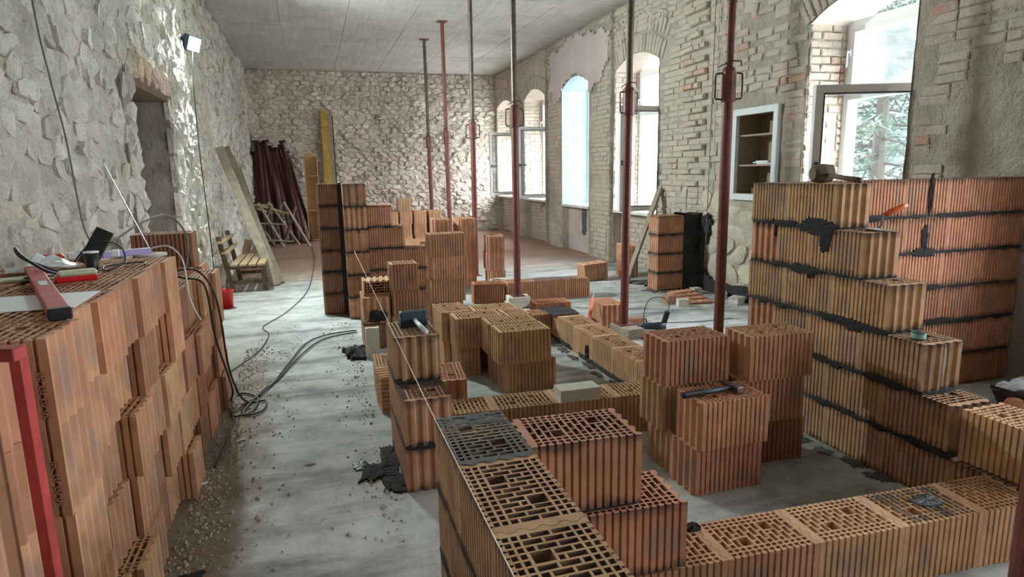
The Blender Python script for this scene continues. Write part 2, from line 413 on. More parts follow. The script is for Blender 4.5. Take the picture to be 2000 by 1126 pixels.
def stones(P, o, u, v, n, a0, a1, b0, b1, su, sv, hmin, hmax, tintf, holes=(), keep=None, gap=.012, skip=0.0, jag=1.0, base=None, rnd_=.28):
    """Voronoi rubble on a plane rectangle; stones average su x sv"""
    na, nb = max(1, int((a1-a0)/su)), max(1, int((b1-b0)/sv)); asp = su/sv
    pts = {}
    for i in range(na):
        for j in range(nb):
            pts[i, j] = (a0+(a1-a0)*(i+.5+(.25 if j % 2 else -.25)+rnd(-.34, .34))/na, (b0+(b1-b0)*(j+.5+rnd(-.36, .36))/nb)*asp)
    for (i, j), c in pts.items():
        if random.random() < skip: continue
        cc = (c[0], c[1]/asp)
        if keep and not keep(*cc): continue
        poly = [(a0, b0*asp), (a1, b0*asp), (a1, b1*asp), (a0, b1*asp)]
        for di in range(-3, 4):
            for dj in range(-3, 4):
                q = pts.get((i+di, j+dj))
                if q is None or (di == 0 and dj == 0): continue
                poly = clip(poly, ((c[0]+q[0])/2, (c[1]+q[1])/2), (q[0]-c[0], q[1]-c[1]))
        poly = [(x, y/asp) for x, y in poly]
        bad = False
        for h0, h1, g0, g1 in holes:
            if h0 < cc[0] < h1 and g0 < cc[1] < g1: bad = True; break
            ds = [(h0-cc[0], (h0, 0), (1, 0)), (cc[0]-h1, (h1, 0), (-1, 0)), (g0-cc[1], (0, g0), (0, 1)), (cc[1]-g1, (0, g1), (0, -1))]
            dmx = max(ds, key=lambda t: t[0]); poly = clip(poly, dmx[1], dmx[2])
        if bad or len(poly) < 3: continue
        # round the outline: cut corners
        k = len(poly); rp_ = []
        for q in range(k):
            p0, p1 = poly[q], poly[(q+1) % k]
            q_ = 1-rnd_; rp_.append((p0[0]*q_+p1[0]*rnd_, p0[1]*q_+p1[1]*rnd_)); rp_.append((p0[0]*rnd_+p1[0]*q_, p0[1]*rnd_+p1[1]*q_))
        poly = [rp_[q] for q in range(0, len(rp_))] if len(rp_) <= 10 else [rp_[q] for q in range(len(rp_)) if q % 3 != 2]
        k = len(poly); cx = sum(p[0] for p in poly)/k; cy = sum(p[1] for p in poly)/k
        ext = max(math.hypot(p[0]-cx, p[1]-cy) for p in poly); ar = ext*ext*2
        if ext < .03: continue
        h = rnd(hmin, hmax); tx, ty = rnd(-.10, .10), rnd(-.10, .10); bd = sheet_d(o+u*cx+v*cy, *base) if base else 0
        vs = []
        for s_, hh, jt in ((1-gap/ext, -.03, 0), (1-gap/ext*1.6, h*.45, .2), (.62, h, .45)):
            for (x, y) in poly:
                dx, dy = (x-cx)*s_, (y-cy)*s_
                e = 0 if hh < 0 else jag*((tx*dx+ty*dy) + rnd(-1, 1)*jt*h*.8)
                vs.append(o+u*(cx+dx+rnd(-1, 1)*.006*(hh > 0))+v*(cy+dy+rnd(-1, 1)*.006*(hh > 0))+n*(hh+e+bd))
        vs.append(o+u*cx+v*cy+n*(h*rnd(.7, 1.25)+bd))
        fs = [(r*k+q, r*k+(q+1) % k, (r+1)*k+(q+1) % k, (r+1)*k+q) for r in (0, 1) for q in range(k)]
        fs += [(2*k+q, 2*k+(q+1) % k, 3*k) for q in range(k)]
        P.put(vs, fs, tintf(), o+u*cx+v*cy, n, ar)

def rough_sheet(o, u, v, n, a0, a1, b0, b1, step, amp, freq, holes=(), tint=None):
    """displaced mortar sheet with rectangular holes (grid lines snapped to the hole borders)"""
    def lines(x0, x1, extra):
        k = max(1, round((x1-x0)/step)); xs = [x0+(x1-x0)*i/k for i in range(k+1)]
        for e in extra:
            i = min(range(len(xs)), key=lambda q: abs(xs[q]-e)); xs[i] = e
        return sorted(set(xs))
    A = lines(a0, a1, [e for h in holes for e in h[:2] if a0 < e < a1]); B = lines(b0, b1, [e for h in holes for e in h[2:4] if b0 < e < b1])
    m = MB(); vs = []
    for a in A:
        for b in B:
            p = o+u*a+v*b; d = sheet_d(p, freq, amp)
            vs.append(p+n*d)
    nb = len(B); fs = []
    for i in range(len(A)-1):
        for j in range(nb-1):
            ca, cb = (A[i]+A[i+1])/2, (B[j]+B[j+1])/2
            if any(h[0] < ca < h[1] and h[2] < cb < h[3] for h in holes): continue
            fs.append((i*nb+j, (i+1)*nb+j, (i+1)*nb+j+1, i*nb+j+1))
    m.add(vs, fs); return m
X, Y, Z = Vector((1, 0, 0)), Vector((0, 1, 0)), Vector((0, 0, 1))

# ------------------------------------------------------------------ floor and ceiling
m = rough_sheet(Vector((0, 0, 0)), X, Y, Z, XL-.3, XOUT+.2, YF, YB+.4, .12, .004, 1.5)
structure('floor', m, 'floor', smooth=True)
m = MB(); m.box((XL-.6, YF-.4, ZC+.012), (XOUT+.1, YB+.6, ZC+.25)); m.tc = (.98, .98, .98)
m.t = [(.75, .75, .75)]*len(m.t)
ceil = structure('ceiling', m, 'ceiling')
pw, pl = 1.035, 2.44
for i in range(6):
    for j in range(9):
        m = MB(); b = rnd(.93, 1.05); m.tc = (b, b*rnd(.985, 1.0), b*rnd(.96, 1.0))
        zz = ZC + rnd(-.003, .003)
        m.box((XL+i*pw+.004, YF+j*pl+.004, zz), (XL+(i+1)*pw-.004, YF+(j+1)*pl-.004, ZC+.02))
        obj('panel', m, 'ceiling', ceil)

# ------------------------------------------------------------------ back wall
def t_back():
    b = rnd(.86, 1.1); q = random.random()
    if q < .2: return (b*1.0, b*.95, b*.92)
    if q < .2: return (b*.82, b*.80, b*.78)
    return (b, b*rnd(.95, 1), b*rnd(.88, .98))
ob = Vector((0, YB, 0)); nb_ = Vector((0, -1, 0))
wb = structure('wall_back', rough_sheet(ob, X, Z, nb_, XL-.1, XR+.1, -.02, ZC+.05, .07, .05, 3.0), 'mortar_back')
P = Pieces(); stones(P, ob, X, Z, nb_, XL, XR, 0.02, ZC, .21, .115, .004, .05, t_back, gap=.006, jag=1.7, base=(3.0, .05))
P.build('stone', 'stone_mass', 'stone_back', wb)
m = MB(); m.box((XL-.6, YB+.12, 0), (XOUT+.1, YB+.5, ZC+.25)); obj('wall_core', m, 'mortar_back', wb)

# ------------------------------------------------------------------ left wall with the walled-up doorway
def t_left():
    b = rnd(.93, 1.05); q = random.random()
    if q < .05: return (b*1.0, b*.92, b*.80)
    if q < .10: return (b*.86, b*.85, b*.82)
    return (b, b*rnd(.98, 1.0), b*rnd(.95, 1.0))
DOOR = (5.95, 7.45, -.1, 2.42)
ol = Vector((XL, 0, 0)); nl = X
wl = structure('wall_left', rough_sheet(ol, Y, Z, nl, YF, YB+.1, -.02, ZC+.05, .04, .06, 3.0, [DOOR]), 'mortar_left')
P = Pieces()
stones(P, ol, Y, Z, nl, 1.2, YB, .02, ZC, .19, .12, .000, .018, t_left, [(5.85, 7.55, -.1, 2.55)], skip=.25, gap=.002, jag=2.2, base=(3.0, .06), rnd_=.16)
# broken edge stones and lintel bricks round the doorway
stones(P, ol, Y, Z, nl, 5.70, 5.99, .02, 2.6, .16, .15, .02, .06, t_left, gap=.004, jag=1.6)
stones(P, ol, Y, Z, nl, 7.41, 7.70, .02, 2.6, .16, .15, .02, .06, t_left, gap=.004, jag=1.6)
stones(P, ol, Y, Z, nl, 5.90, 7.5, 2.38, 2.62, .13, .2, .01, .05, lambda: (rnd(.9, 1.02), rnd(.74, .86), rnd(.62, .76)), gap=.004, jag=1.6)
P.build('stone', 'stone_mass', 'stone_left', wl)
m = MB()
m.box((XL-.6, DOOR[1]-.02, 0), (XL+.01, DOOR[1]+.25, 2.42)); m.box((XL-.6, DOOR[0]-.25, 0), (XL+.01, DOOR[0]+.02, 2.42)); 
obj('door_reveal', m, 'infill', wl)
m = rough_sheet(Vector((XL-.34, 0, 0)), Y, Z, X, DOOR[0]-.05, DOOR[1]+.05, 0, 2.5, .07, .05, 2.5); obj('doorway_infill', m, 'infill', wl)
m = MB(); m.box((XL-.36, DOOR[0]-.15, 2.33), (XL+.015, DOOR[1]+.18, 2.45)); obj('lintel', m, 'wood_dark', wl)
P = Pieces()
for (y, z, w_, h_) in ((7.2, 1.88, .5, .075), (6.6, 1.9, .55, .07), (7.3, 1.16, .3, .12), (7.25, 1.75, .28, .1)):
    brick_piece(P, Vector((XL-.34, 0, 0)), Y, Z, X, y, z, w_, h_, .06, (.5, .42, .36))
P.build('stone', 'stone_mass', 'stone_left', wl)
m = MB(); m.box((XL-.62, YF, 0), (XL-.4, YB, ZC+.2)); obj('wall_core', m, 'infill', wl)
# wall behind the camera
structure('wall_front', rough_sheet(Vector((0, YF, 0)), X, Z, Y, XL-.1, XR+.1, -.02, ZC+.05, .25, .05, 2.0, FRONT_WINS), 'mortar_left')

# ------------------------------------------------------------------ right wall with its arched windows
orr = Vector((XR, 0, 0)); nr = Vector((-1, 0, 0))
def arch(wi, y):
    y0, y1, s, spz, ap = WINS[wi]; t = (y-(y0+y1)/2)/((y1-y0)/2)
    return spz+(ap-spz)*max(0, 1-t*t)
NICHE = (5.84, 6.60, 1.22, 2.23)
def sheet_r(m, y0, y1, z0f, z1f, step=.09):
    """vertical strip sheet between two height functions"""
    k = max(2, round((y1-y0)/step)); vs = []; q = 30
    for i in range(k+1):
        y = y0+(y1-y0)*i/k; a, b = z0f(y), z1f(y)
        for j in range(q+1):
            p = Vector((XR, y, a+(b-a)*j/q))
            vs.append(p+nr*(noise.fractal(p*2.6, 1.0, 2.0, 4)*.014))
    fs = [(i*(q+1)+j, i*(q+1)+j+1, (i+1)*(q+1)+j+1, (i+1)*(q+1)+j) for i in range(k) for j in range(q)]
    m.add(vs, fs)
m = MB(); yprev = YB+.1
for wi, (y0, y1, s, spz, ap) in enumerate(WINS):
    if wi == 5:
        pass
    lo, hi = y1, yprev
    if lo < NICHE[0] < hi:
        sheet_r(m, lo, NICHE[0], lambda y: -.02, lambda y: ZC+.05); sheet_r(m, NICHE[1], hi, lambda y: -.02, lambda y: ZC+.05)
        sheet_r(m, NICHE[0], NICHE[1], lambda y: -.02, lambda y: NICHE[2]); sheet_r(m, NICHE[0], NICHE[1], lambda y: NICHE[3], lambda y: ZC+.05)
    else: sheet_r(m, lo, hi, lambda y: -.02, lambda y: ZC+.05)
    if wi > 4: sheet_r(m, y0, y1, lambda y: -.02, lambda y: s)
    sheet_r(m, y0, y1, lambda y: arch(wi, y), lambda y: ZC+.05)
    yprev = y0
sheet_r(m, YF, yprev, lambda y: -.02, lambda y: ZC+.05)
wr = structure('wall_right', m, 'mortar_right')
m = MB(); yprev = YB+.1
for (y0, y1, s, spz, ap) in WINS:       # solid core so that no light leaks
    m.box((XOUT-.02, y1, 0), (XOUT+.05, yprev, ZC+.2)); m.box((XOUT-.02, y0, 0), (XOUT+.05, y1, s-.02)); m.box((XOUT-.02, y0, ap+.02), (XOUT+.05, y1, ZC+.2)); yprev = y0
m.box((XOUT-.02, YF-.3, 0), (XOUT+.05, yprev, ZC+.2))
obj('wall_core', m, 'mortar_right', wr)
NREC = .13
for wi, (y0, y1, s, spz, ap) in enumerate(WINS):
    mt = 'plaster_white' if wi == 2 else 'mortar_right'
    m = MB(); n_ = 14
    ys = [y0+(y1-y0)*i/n_ for i in range(n_+1)]
    vs = []
    for y in ys: vs += [(XR-.01, y, arch(wi, y)), (XOUT, y, arch(wi, y))]
    m.add(vs, [(2*i, 2*i+1, 2*i+3, 2*i+2) for i in range(n_)])
    obj('arch_soffit', m, 'plaster_white' if wi == 2 else 'limewash' if wi == 4 else 'brick_wall', wr, smooth=True)
    for y in (y0, y1):
        m = rough_sheet(Vector((XR-.01, y, 0)), X, Z, Vector((0, 1 if y == y0 else -1, 0)), 0, XOUT-XR+.01, s-.05 if wi in (2, 5) else 0, spz+.02, .1, .012 if wi != 2 else .003, 3)
        obj('window_reveal', m, mt, wr)
    if wi == 2:
        m = MB(); m.box((XR-.01, y0-.03, 0), (XR+NREC+.02, y0+.004, s-.04)); m.box((XR-.01, y1-.004, 0), (XR+NREC+.02, y1+.03, s-.04)); obj('parapet_cheek', m, 'mortar_right', wr)
    if wi <= 4:   # parapet niche below the sill, set back from the wall face
        m = rough_sheet(Vector((XR+NREC, 0, 0)), Y, Z, nr, y0, y1, -.02, s, .08, .015, 3); obj('parapet', m, 'pink' if wi == 2 else mt, wr)
    m = MB(); m.box((XR-.03, y0+.005, s-.05), (XOUT, y1-.005, s), bev=.006); obj('window_sill', m, 'limewash', wr)

PB = Pieces(); PS = Pieces()
def in_win(y, z, wi, ring=.30):
    y0, y1, s, spz, ap = WINS[wi]
    if y0-.02 < y < y1+.02 and z < spz+.1: return True
    c = (y0+y1)/2; hw = (y1-y0)/2+.15
    return abs(y-c) < hw and z > s and z < arch(wi, min(max(y, y0), y1))+ring and z > spz-.1
def pinkzone(y, z):
    e = nz(y*2.0, z*2.0, 5)*.25
    return (9.95+e < y < 12.75+e*.6 and 3.33-.0*y < z < 4.02+e*.5) or (10.6 < y < 12.4 and z > 2.9 and z < 3.6)
# bricks course by course
for c in range(52):
    z = .05+c*.078; off = (c % 2)*.13
    y = 3.28+off
    while y < YB-.15:
        w_ = random.choice((.25, .25, .25, .12)); yc = y+w_/2; y += w_+.012
        if any(in_win(yc+q, z, wi) for wi in range(5) for q in (-w_/2, w_/2)): continue
        if pinkzone(yc, z): continue
        if 5.62 < yc < 7.25+.12*math.sin(z*9) and z < 1.35: continue
        if NICHE[0]-.12 < yc < NICHE[1]+.12 and z < NICHE[3]+.1: continue
        wild = 5.75 < yc < 7.1
        if wild and random.random() < .3: continue
        if yc < 4.05 and 1.0 < z < 2.2+nz(yc*3, z)*.3: continue
        if z > 4.05: continue
        if nz(yc*.9, z*.9, 3) > .42: continue          # plaster left over the bricks
        tooth = .05 if (7.25 < yc < 7.62 and c % 2 and z > 1.3) else 0
        brick_piece(PB, orr, Y, Z, nr, yc, z, w_-(.003 if not wild else rnd(.0, .06)), .068+(rnd(-.01, .02) if wild else 0), tooth+rnd(.006, .020), brick_tint(), rnd(-.02, .02)*(5 if wild else 1))
# voussoirs over the windows, one ring on edge and a second flat relieving ring
for wi in range(5):
    y0, y1, s, spz, ap = WINS[wi]
    if wi == 2: continue
    n_ = 19; c = (y0+y1)/2
    for k in range(n_):
        t = -1.12+2.24*(k+.5)/n_; yy = c+t*(y1-y0)/2; zz = spz+(ap-spz)*(1-t*t)
        ang = math.atan2(-2*t*(ap-spz), (y1-y0)/2)
        for r0, hh in ((.135, .25), (.40, .22)):
            if zz+r0+.1 > ZC-.02: continue
            brick_piece(PB, orr, Y, Z, nr, yy-math.sin(ang)*r0*.9, zz+r0, .062, hh, rnd(.01, .03), brick_tint(), ang)
        if zz+.55 < ZC: brick_piece(PB, orr, Y, Z, nr, yy-math.sin(ang)*.5, zz+.555, .10, .06, rnd(.02, .05), brick_tint(), ang)
# far jambs (facing the camera) and parapets
for wi in (0, 1, 3, 4):
    y0, y1, s, spz, ap = WINS[wi]; oj = Vector((XR, y1, 0)); nj = Vector((0, -1, 0))
    c = 0; z = .05
    while z < spz+.02:
        x = .0 if c % 2 else -.0
        ws = (.25, .12, .2) if c % 2 else (.12, .25, .2)
        for w_ in ws:
            if z > s: 
                t = brick_tint()
                if x > .32 and wi in (3, 4): t = (.95, .62, .50)
                else: t = tuple(min(1.25, q*1.12) for q in t)
                brick_piece(PB, oj, X, Z, nj, x+w_/2, z, w_-.008, .064, rnd(.006, .02), t, rnd(-.02, .02))
            x += w_+.008
        if z < s-.1:
            yy = y0+.02+(c % 2)*.1
            while yy+.2 < y1:
                brick_piece(PB, Vector((XR+NREC, 0, 0)), Y, Z, nr, yy+.12, z, .235, .064, rnd(.008, .022), brick_tint(), 0); yy += .25
        z += .078; c += 1
PB.build('brick', 'brick_mass', 'brick_wall', wr)
def t_right():
    b = rnd(.82, 1.1)
    b = rnd(.90, 1.06)
    return (b, b*rnd(.96, 1), b*rnd(.88, .97)) if random.random() < .8 else (b*.92, b*.92, b*.88)
nh = [(NICHE[0]-.08, NICHE[1]+.08, NICHE[2]-.08, NICHE[3]+.08)]
stones(PS, orr, Y, Z, nr, 5.64, 7.3, .02, 1.3, .30, .19, .006, .03, t_right, nh, gap=.008)
PS.build('stone', 'stone_mass', 'stone_right', wr)

# pink plaster over and round the third window
m = MB(); vs = []; fs = []
gy, gz = 46, 26
for i in range(gy+1):
    for j in range(gz+1):
        y = 9.6+3.3*i/gy; z = 2.6+1.5*j/gz; vs.append((XR-.040+nz(y*3, z*3)*.006, y, z))
for i in range(gy):
    for j in range(gz):
        y = 9.6+3.3*(i+.5)/gy; z = 2.6+1.5*(j+.5)/gz; e = nz(y*3.2, z*3.2, 2)*.22
        if not (10.0+max(0, 3.5-z)*.55+e < y < 12.75-.9*max(0, 3.2-z)+e and 3.02+e < z < 4.02+e*.7-abs(y-11.4)*.12): continue
        if 10.82 < y < 12.17 and z < arch(2, min(max(y, 10.84), 12.15))+.02: continue
        fs.append((i*(gz+1)+j, i*(gz+1)+j+1, (i+1)*(gz+1)+j+1, (i+1)*(gz+1)+j))
m.add(vs, fs); o = obj('pink_plaster', m, 'pink', wr); sm = o.modifiers.new('thick', 'SOLIDIFY'); sm.thickness = .025; sm.offset = -1
def patch(name, o_, u, v, n, a, b, ra, rb, th, mat, parent, seed=0, n_=54, rag=.3, world=True):
    """irregular lump spread on a plane"""
    mm = MB(); vs = []
    for s_, d_ in ((1.0, -.004), (.96, th*.7), (.55, th)):
        for k in range(n_):
            t = 2*math.pi*k/n_; q = 1+rag*(nz(math.cos(t)*1.3+seed, math.sin(t)*1.3, seed)+.6*nz(math.cos(t)*3.2+seed, math.sin(t)*3.2, seed)+.6*nz(math.cos(t)*8+seed, math.sin(t)*8, seed))
            q = q if s_ > .9 else 1+.35*(q-1)
            ct, st_ = math.copysign(abs(math.cos(t))**.65, math.cos(t)), math.copysign(abs(math.sin(t))**.65, math.sin(t))
            vs.append(o_+u*(a+ra*s_*q*ct)+v*(b+rb*s_*q*st_)+n*(d_*(1+.6*nz(math.cos(t)*4+seed, math.sin(t)*4, d_*50)) if d_ > 0 else d_))
    vs.append(o_+u*a+v*b+n*th*1.05)
    fs = [(r*n_+k, r*n_+(k+1) % n_, (r+1)*n_+(k+1) % n_, (r+1)*n_+k) for r in (0, 1) for k in range(n_)]+[(2*n_+k, 2*n_+(k+1) % n_, 3*n_) for k in range(n_)]
    mm.add(vs, fs); return obj(name, mm, mat, parent)
patch('grey_patch', Vector((XR+NREC, 0, 0)), Y, Z, nr, 11.35, .62, .12, .27, .012, 'mortar_wet', wr, 3)

# ------------------------------------------------------------------ windows: frame, fixed light, open sash
def frame_rect(m, o, u, v, n, a0, a1, b0, b1, w_, d):
    """rectangular frame profile, w_ wide and d deep, as four bars"""
    for (p, q) in (((a0, b0), (a1, b0+w_)), ((a0, b1-w_), (a1, b1)), ((a0, b0+w_), (a0+w_, b1-w_)), ((a1-w_, b0+w_), (a1, b1-w_))):
        mm = Matrix(((u.x, v.x, n.x, o.x), (u.y, v.y, n.y, o.y), (u.z, v.z, n.z, o.z), (0, 0, 0, 1)))
        m.box((p[0], p[1], -d/2), (q[0], q[1], d/2), mm, .004)
def make_window(k, wi, top_sash=True, angle=98, sash_w=None, ztr=None, lower=True):
    y0, y1, s, spz, ap = WINS[wi]; xo = XOUT-.12; o = Vector((xo, 0, 0))
    m = MB(); frame_rect(m, o, Y, Z, nr, y0+.01, y1-.01, s, spz+.04, .07, .08)
    ztr = ztr or 2.45
    m.box((xo-.04, y0+.07, ztr-.04), (xo+.04, y1-.07, ztr+.04), None, .004)
    root = structure('window_%d' % k, m, 'pvc')
    m = MB(); m.box((xo-.012, y0+.07, ztr+.03), (xo-.004, y1-.07, spz-.02)); obj('pane', m, 'glass', root)
    m = MB(); frame_rect(m, o+Vector((-.03, 0, 0)), Y, Z, nr, y0+.06, y1-.06, ztr+.02, spz-.02, .06, .05); f = obj('top_sash', m, 'pvc', root)
    m = MB(); yh = y1-.09; m.box((xo-.075, yh-.012, 2.66), (xo-.055, yh+.012, 2.72)); m.tube([(xo-.07, yh, 2.69), (xo-.10, yh, 2.70), (xo-.105, yh, 2.68), (xo-.105, yh, 2.55)], .010, 6)
    obj('handle', m, 'white', f, smooth=True)
    if not lower: return root
    # open sash: hinged at the near jamb, swung into the room
    sw = sash_w or (y1-y0)-.2; hgt0, hgt1 = s+.05, ztr-.0
    a = R_(angle); u = Vector((-math.sin(a), math.cos(a), 0)); nn = Vector((u.y, -u.x, 0)); h = Vector((xo-.04, y0+.07, 0))
    m = MB(); frame_rect(m, h, u, Z, nn, 0, sw, hgt0, hgt1, .075, .065); ss = obj('open_sash', m, 'pvc', root)
    m = MB(); frame_rect(m, h-nn*.0, u, Z, nn, .068, sw-.068, hgt0+.068, hgt1-.068, .014, .075); obj('seal', m, 'pvc_grey', ss)
    mm = Matrix(((u.x, 0, nn.x, h.x), (u.y, 0, nn.y, h.y), (0, 1, 0, 0), (0, 0, 0, 1)))
    m = MB(); m.box((.07, hgt0+.07, -.006), (sw-.07, hgt1-.07, .006), mm); obj('pane', m, 'glass', ss)
    m = MB(); zc = (hgt0+hgt1)/2-.05
    m.box((sw-.055, zc-.035, -.045), (sw-.02, zc+.035, -.03), mm); m.box((sw-.05, zc-.01, -.09), (sw-.028, zc+.01, -.04), mm); m.box((sw-.17, zc-.01, -.10), (sw-.028, zc+.01, -.085), mm)
    obj('handle', m, 'pvc_grey', ss); return root
make_window(1, 0, angle=92, sash_w=1.06, ztr=2.53)
make_window(2, 1, angle=92, sash_w=1.06, ztr=2.51)
make_window(3, 3, angle=93, sash_w=1.06, ztr=2.47)
make_window(4, 4, angle=70, sash_w=1.10, ztr=2.27)
make_window(6, 5, ztr=2.27, lower=False); make_window(7, 6, ztr=2.27, lower=False)
m = MB(); y0, y1, s, spz, ap = WINS[2]; frame_rect(m, Vector((XOUT-.03, 0, 0)), Y, Z, nr, y0+.01, y1-.01, s, spz+.04, .05, .05); wz = structure('window_5', m, 'pvc')
m = MB(); m.box((XOUT-.035, y0+.05, s+.05), (XOUT-.027, y1-.05, spz-.02)); obj('pane', m, 'glass', wz)

# ------------------------------------------------------------------ niche cupboard in the right wall
y0, y1, z0, z1 = NICHE
t = thing('wall_cupboard', 'recessed white framed wall cupboard with three open compartments between two windows', 'cupboard', (XR, (y0+y1)/2, z0), world=True)
m = MB(); frame_rect(m, Vector((XR-.03, 0, 0)), Y, Z, nr, y0-.01, y1+.01, z0-.02, z1+.01, .075, .05); obj('frame', m, 'niche_white', t)
D = .33
m = MB(); m.box((XR-.01, y0+.02, z0), (XR+D, y0+.05, z1)); m.box((XR-.01, y1-.05, z0), (XR+D, y1-.02, z1)); m.box((XR-.01, y0, z0+.02), (XR+D, y1, z0+.05)); m.box((XR-.01, y0, z1-.05), (XR+D, y1, z1-.02)); obj('lining', m, 'niche_wood', t)
for k in range(6):
    m = MB(); a = y0+.02+(y1-y0-.04)*k/6; m.box((XR+D-.02, a+.003, z0), (XR+D, a+(y1-y0-.04)/6-.003, z1)); obj('back_board', m, 'niche_wood', t)
SHZ = (z0+.38, z0+.72)
for zz in SHZ:
    m = MB(); m.box((XR+.0, y0+.05, zz-.012), (XR+D-.02, y1-.05, zz+.008)); obj('shelf', m, 'niche_wood', t)
m = MB()
for k in range(3):
    m.box((-.11, -.17, k*.014), (.11, .17, k*.014+.012), Matrix.Translation((rnd(-.02, .02), rnd(-.03, .03), 0)) @ Matrix.Rotation(rnd(-.3, .3), 4, 'Z'))
tag(obj('cloth_bundle', m, 'paper', loc=(XR+.17, 6.13, SHZ[0]+.008)), 'crumpled pale cloths lying on the middle shelf of the wall cupboard', 'cloth')
m = MB(); m.lathe([(.03, 0), (.032, .05), (.02, .06)], 10); tag(obj('small_jar', m, 'black', loc=(XR+.2, 6.0, SHZ[1]+.008)), 'small dark jar on the top shelf of the wall cupboard', 'jar')
for k, (dy, q) in enumerate(((.12, 'black'), (.24, 'wood_dark'))):
    m = MB(); m.box((-.04, -.05, 0), (.04, .05, .04+.03*k), None, .006)
    tag(obj('dark_box', m, q, loc=(XR+.15, y0+.2+dy*1.4, z0+.05)), ('low black box' if k == 0 else 'taller brown box')+' on the bottom of the wall cupboard', 'box')

# ------------------------------------------------------------------ outside: unseen pale ground, and trees seen through the windows
m = MB(); m.box((XOUT+.05, -30, -1.4), (60, 50, -1.2)); structure('ground_outside', m, 'ground_pale')
m = rough_sheet(Vector((0, 0, -1.2)), X, Y, Z, 13.5, 30, 8, 30, .6, .9, .35); m.v = [(x, y, z+min(9, max(0, (x-14.5)*1.1))*min(1, max(0, (y-8)/4))) for x, y, z in m.v]; structure('hillside_outside', m, 'hill', smooth=True)
def tree(x, y, h, lab, conifer, sd):
    random.seed(sd); t = thing('conifer_tree' if conifer else 'broadleaf_tree', lab, 'tree', (x, y, -1.2))
    m = MB(); m.tube([(0, 0, 0), (rnd(-.1, .1), 0, h*.5), (0, 0, h)], [.16, .11, .02], 8); tr = obj('trunk', m, 'bark', t)
    lf = MB(); br = MB(); nb = 70 if conifer else 60
    for k in range(nb):
        zz = h*(.12+.86*k/nb); a = k*2.4; L = (h*.30*(1-zz/h)+.4)*rnd(.7, 1.1) if conifer else h*.32*rnd(.5, 1)*math.sin(math.pi*min(1, .15+zz/h*.85))+.2
        d = Vector((math.cos(a), math.sin(a), 0)); droop = -.25 if conifer else .25
        p0 = Vector((0, 0, zz)); p1 = p0+d*L+Z*droop*L; br.tube([p0, p0+d*L*.5+Z*droop*L*.3, p1], [.025, .015, .005], 4)
        for q in range(52):
            s_ = rnd(.15, 1); p = p0.lerp(p1, s_)+Vector((rnd(-.16, .16), rnd(-.16, .16), rnd(-.14, .08)))*(1 if conifer else 2)
            u = Vector((rnd(-1, 1), rnd(-1, 1), rnd(-.6, .2))).normalized()*(.16 if conifer else .13); v = u.cross(Vector((rnd(-1, 1), rnd(-1, 1), 1))).normalized()*(.022 if conifer else .06)
            lf.add([p-u, p-u*.2+v, p+u, p-u*.2-v], [(0, 1, 2, 3)])
    obj('branches', br, 'bark', tr); obj('foliage', lf, 'leaf', t, kind='stuff')
tree(9.8, 9.2, 7.0, 'dark conifer with drooping branches outside the near right window', True, 11)
tree(17.5, 16.5, 9.0, 'broad leafy tree standing behind the conifer outside the window', False, 12)
tree(18.5, 8.0, 9.0, 'tall conifer at the right edge of the garden outside', True, 14)
random.seed(21)

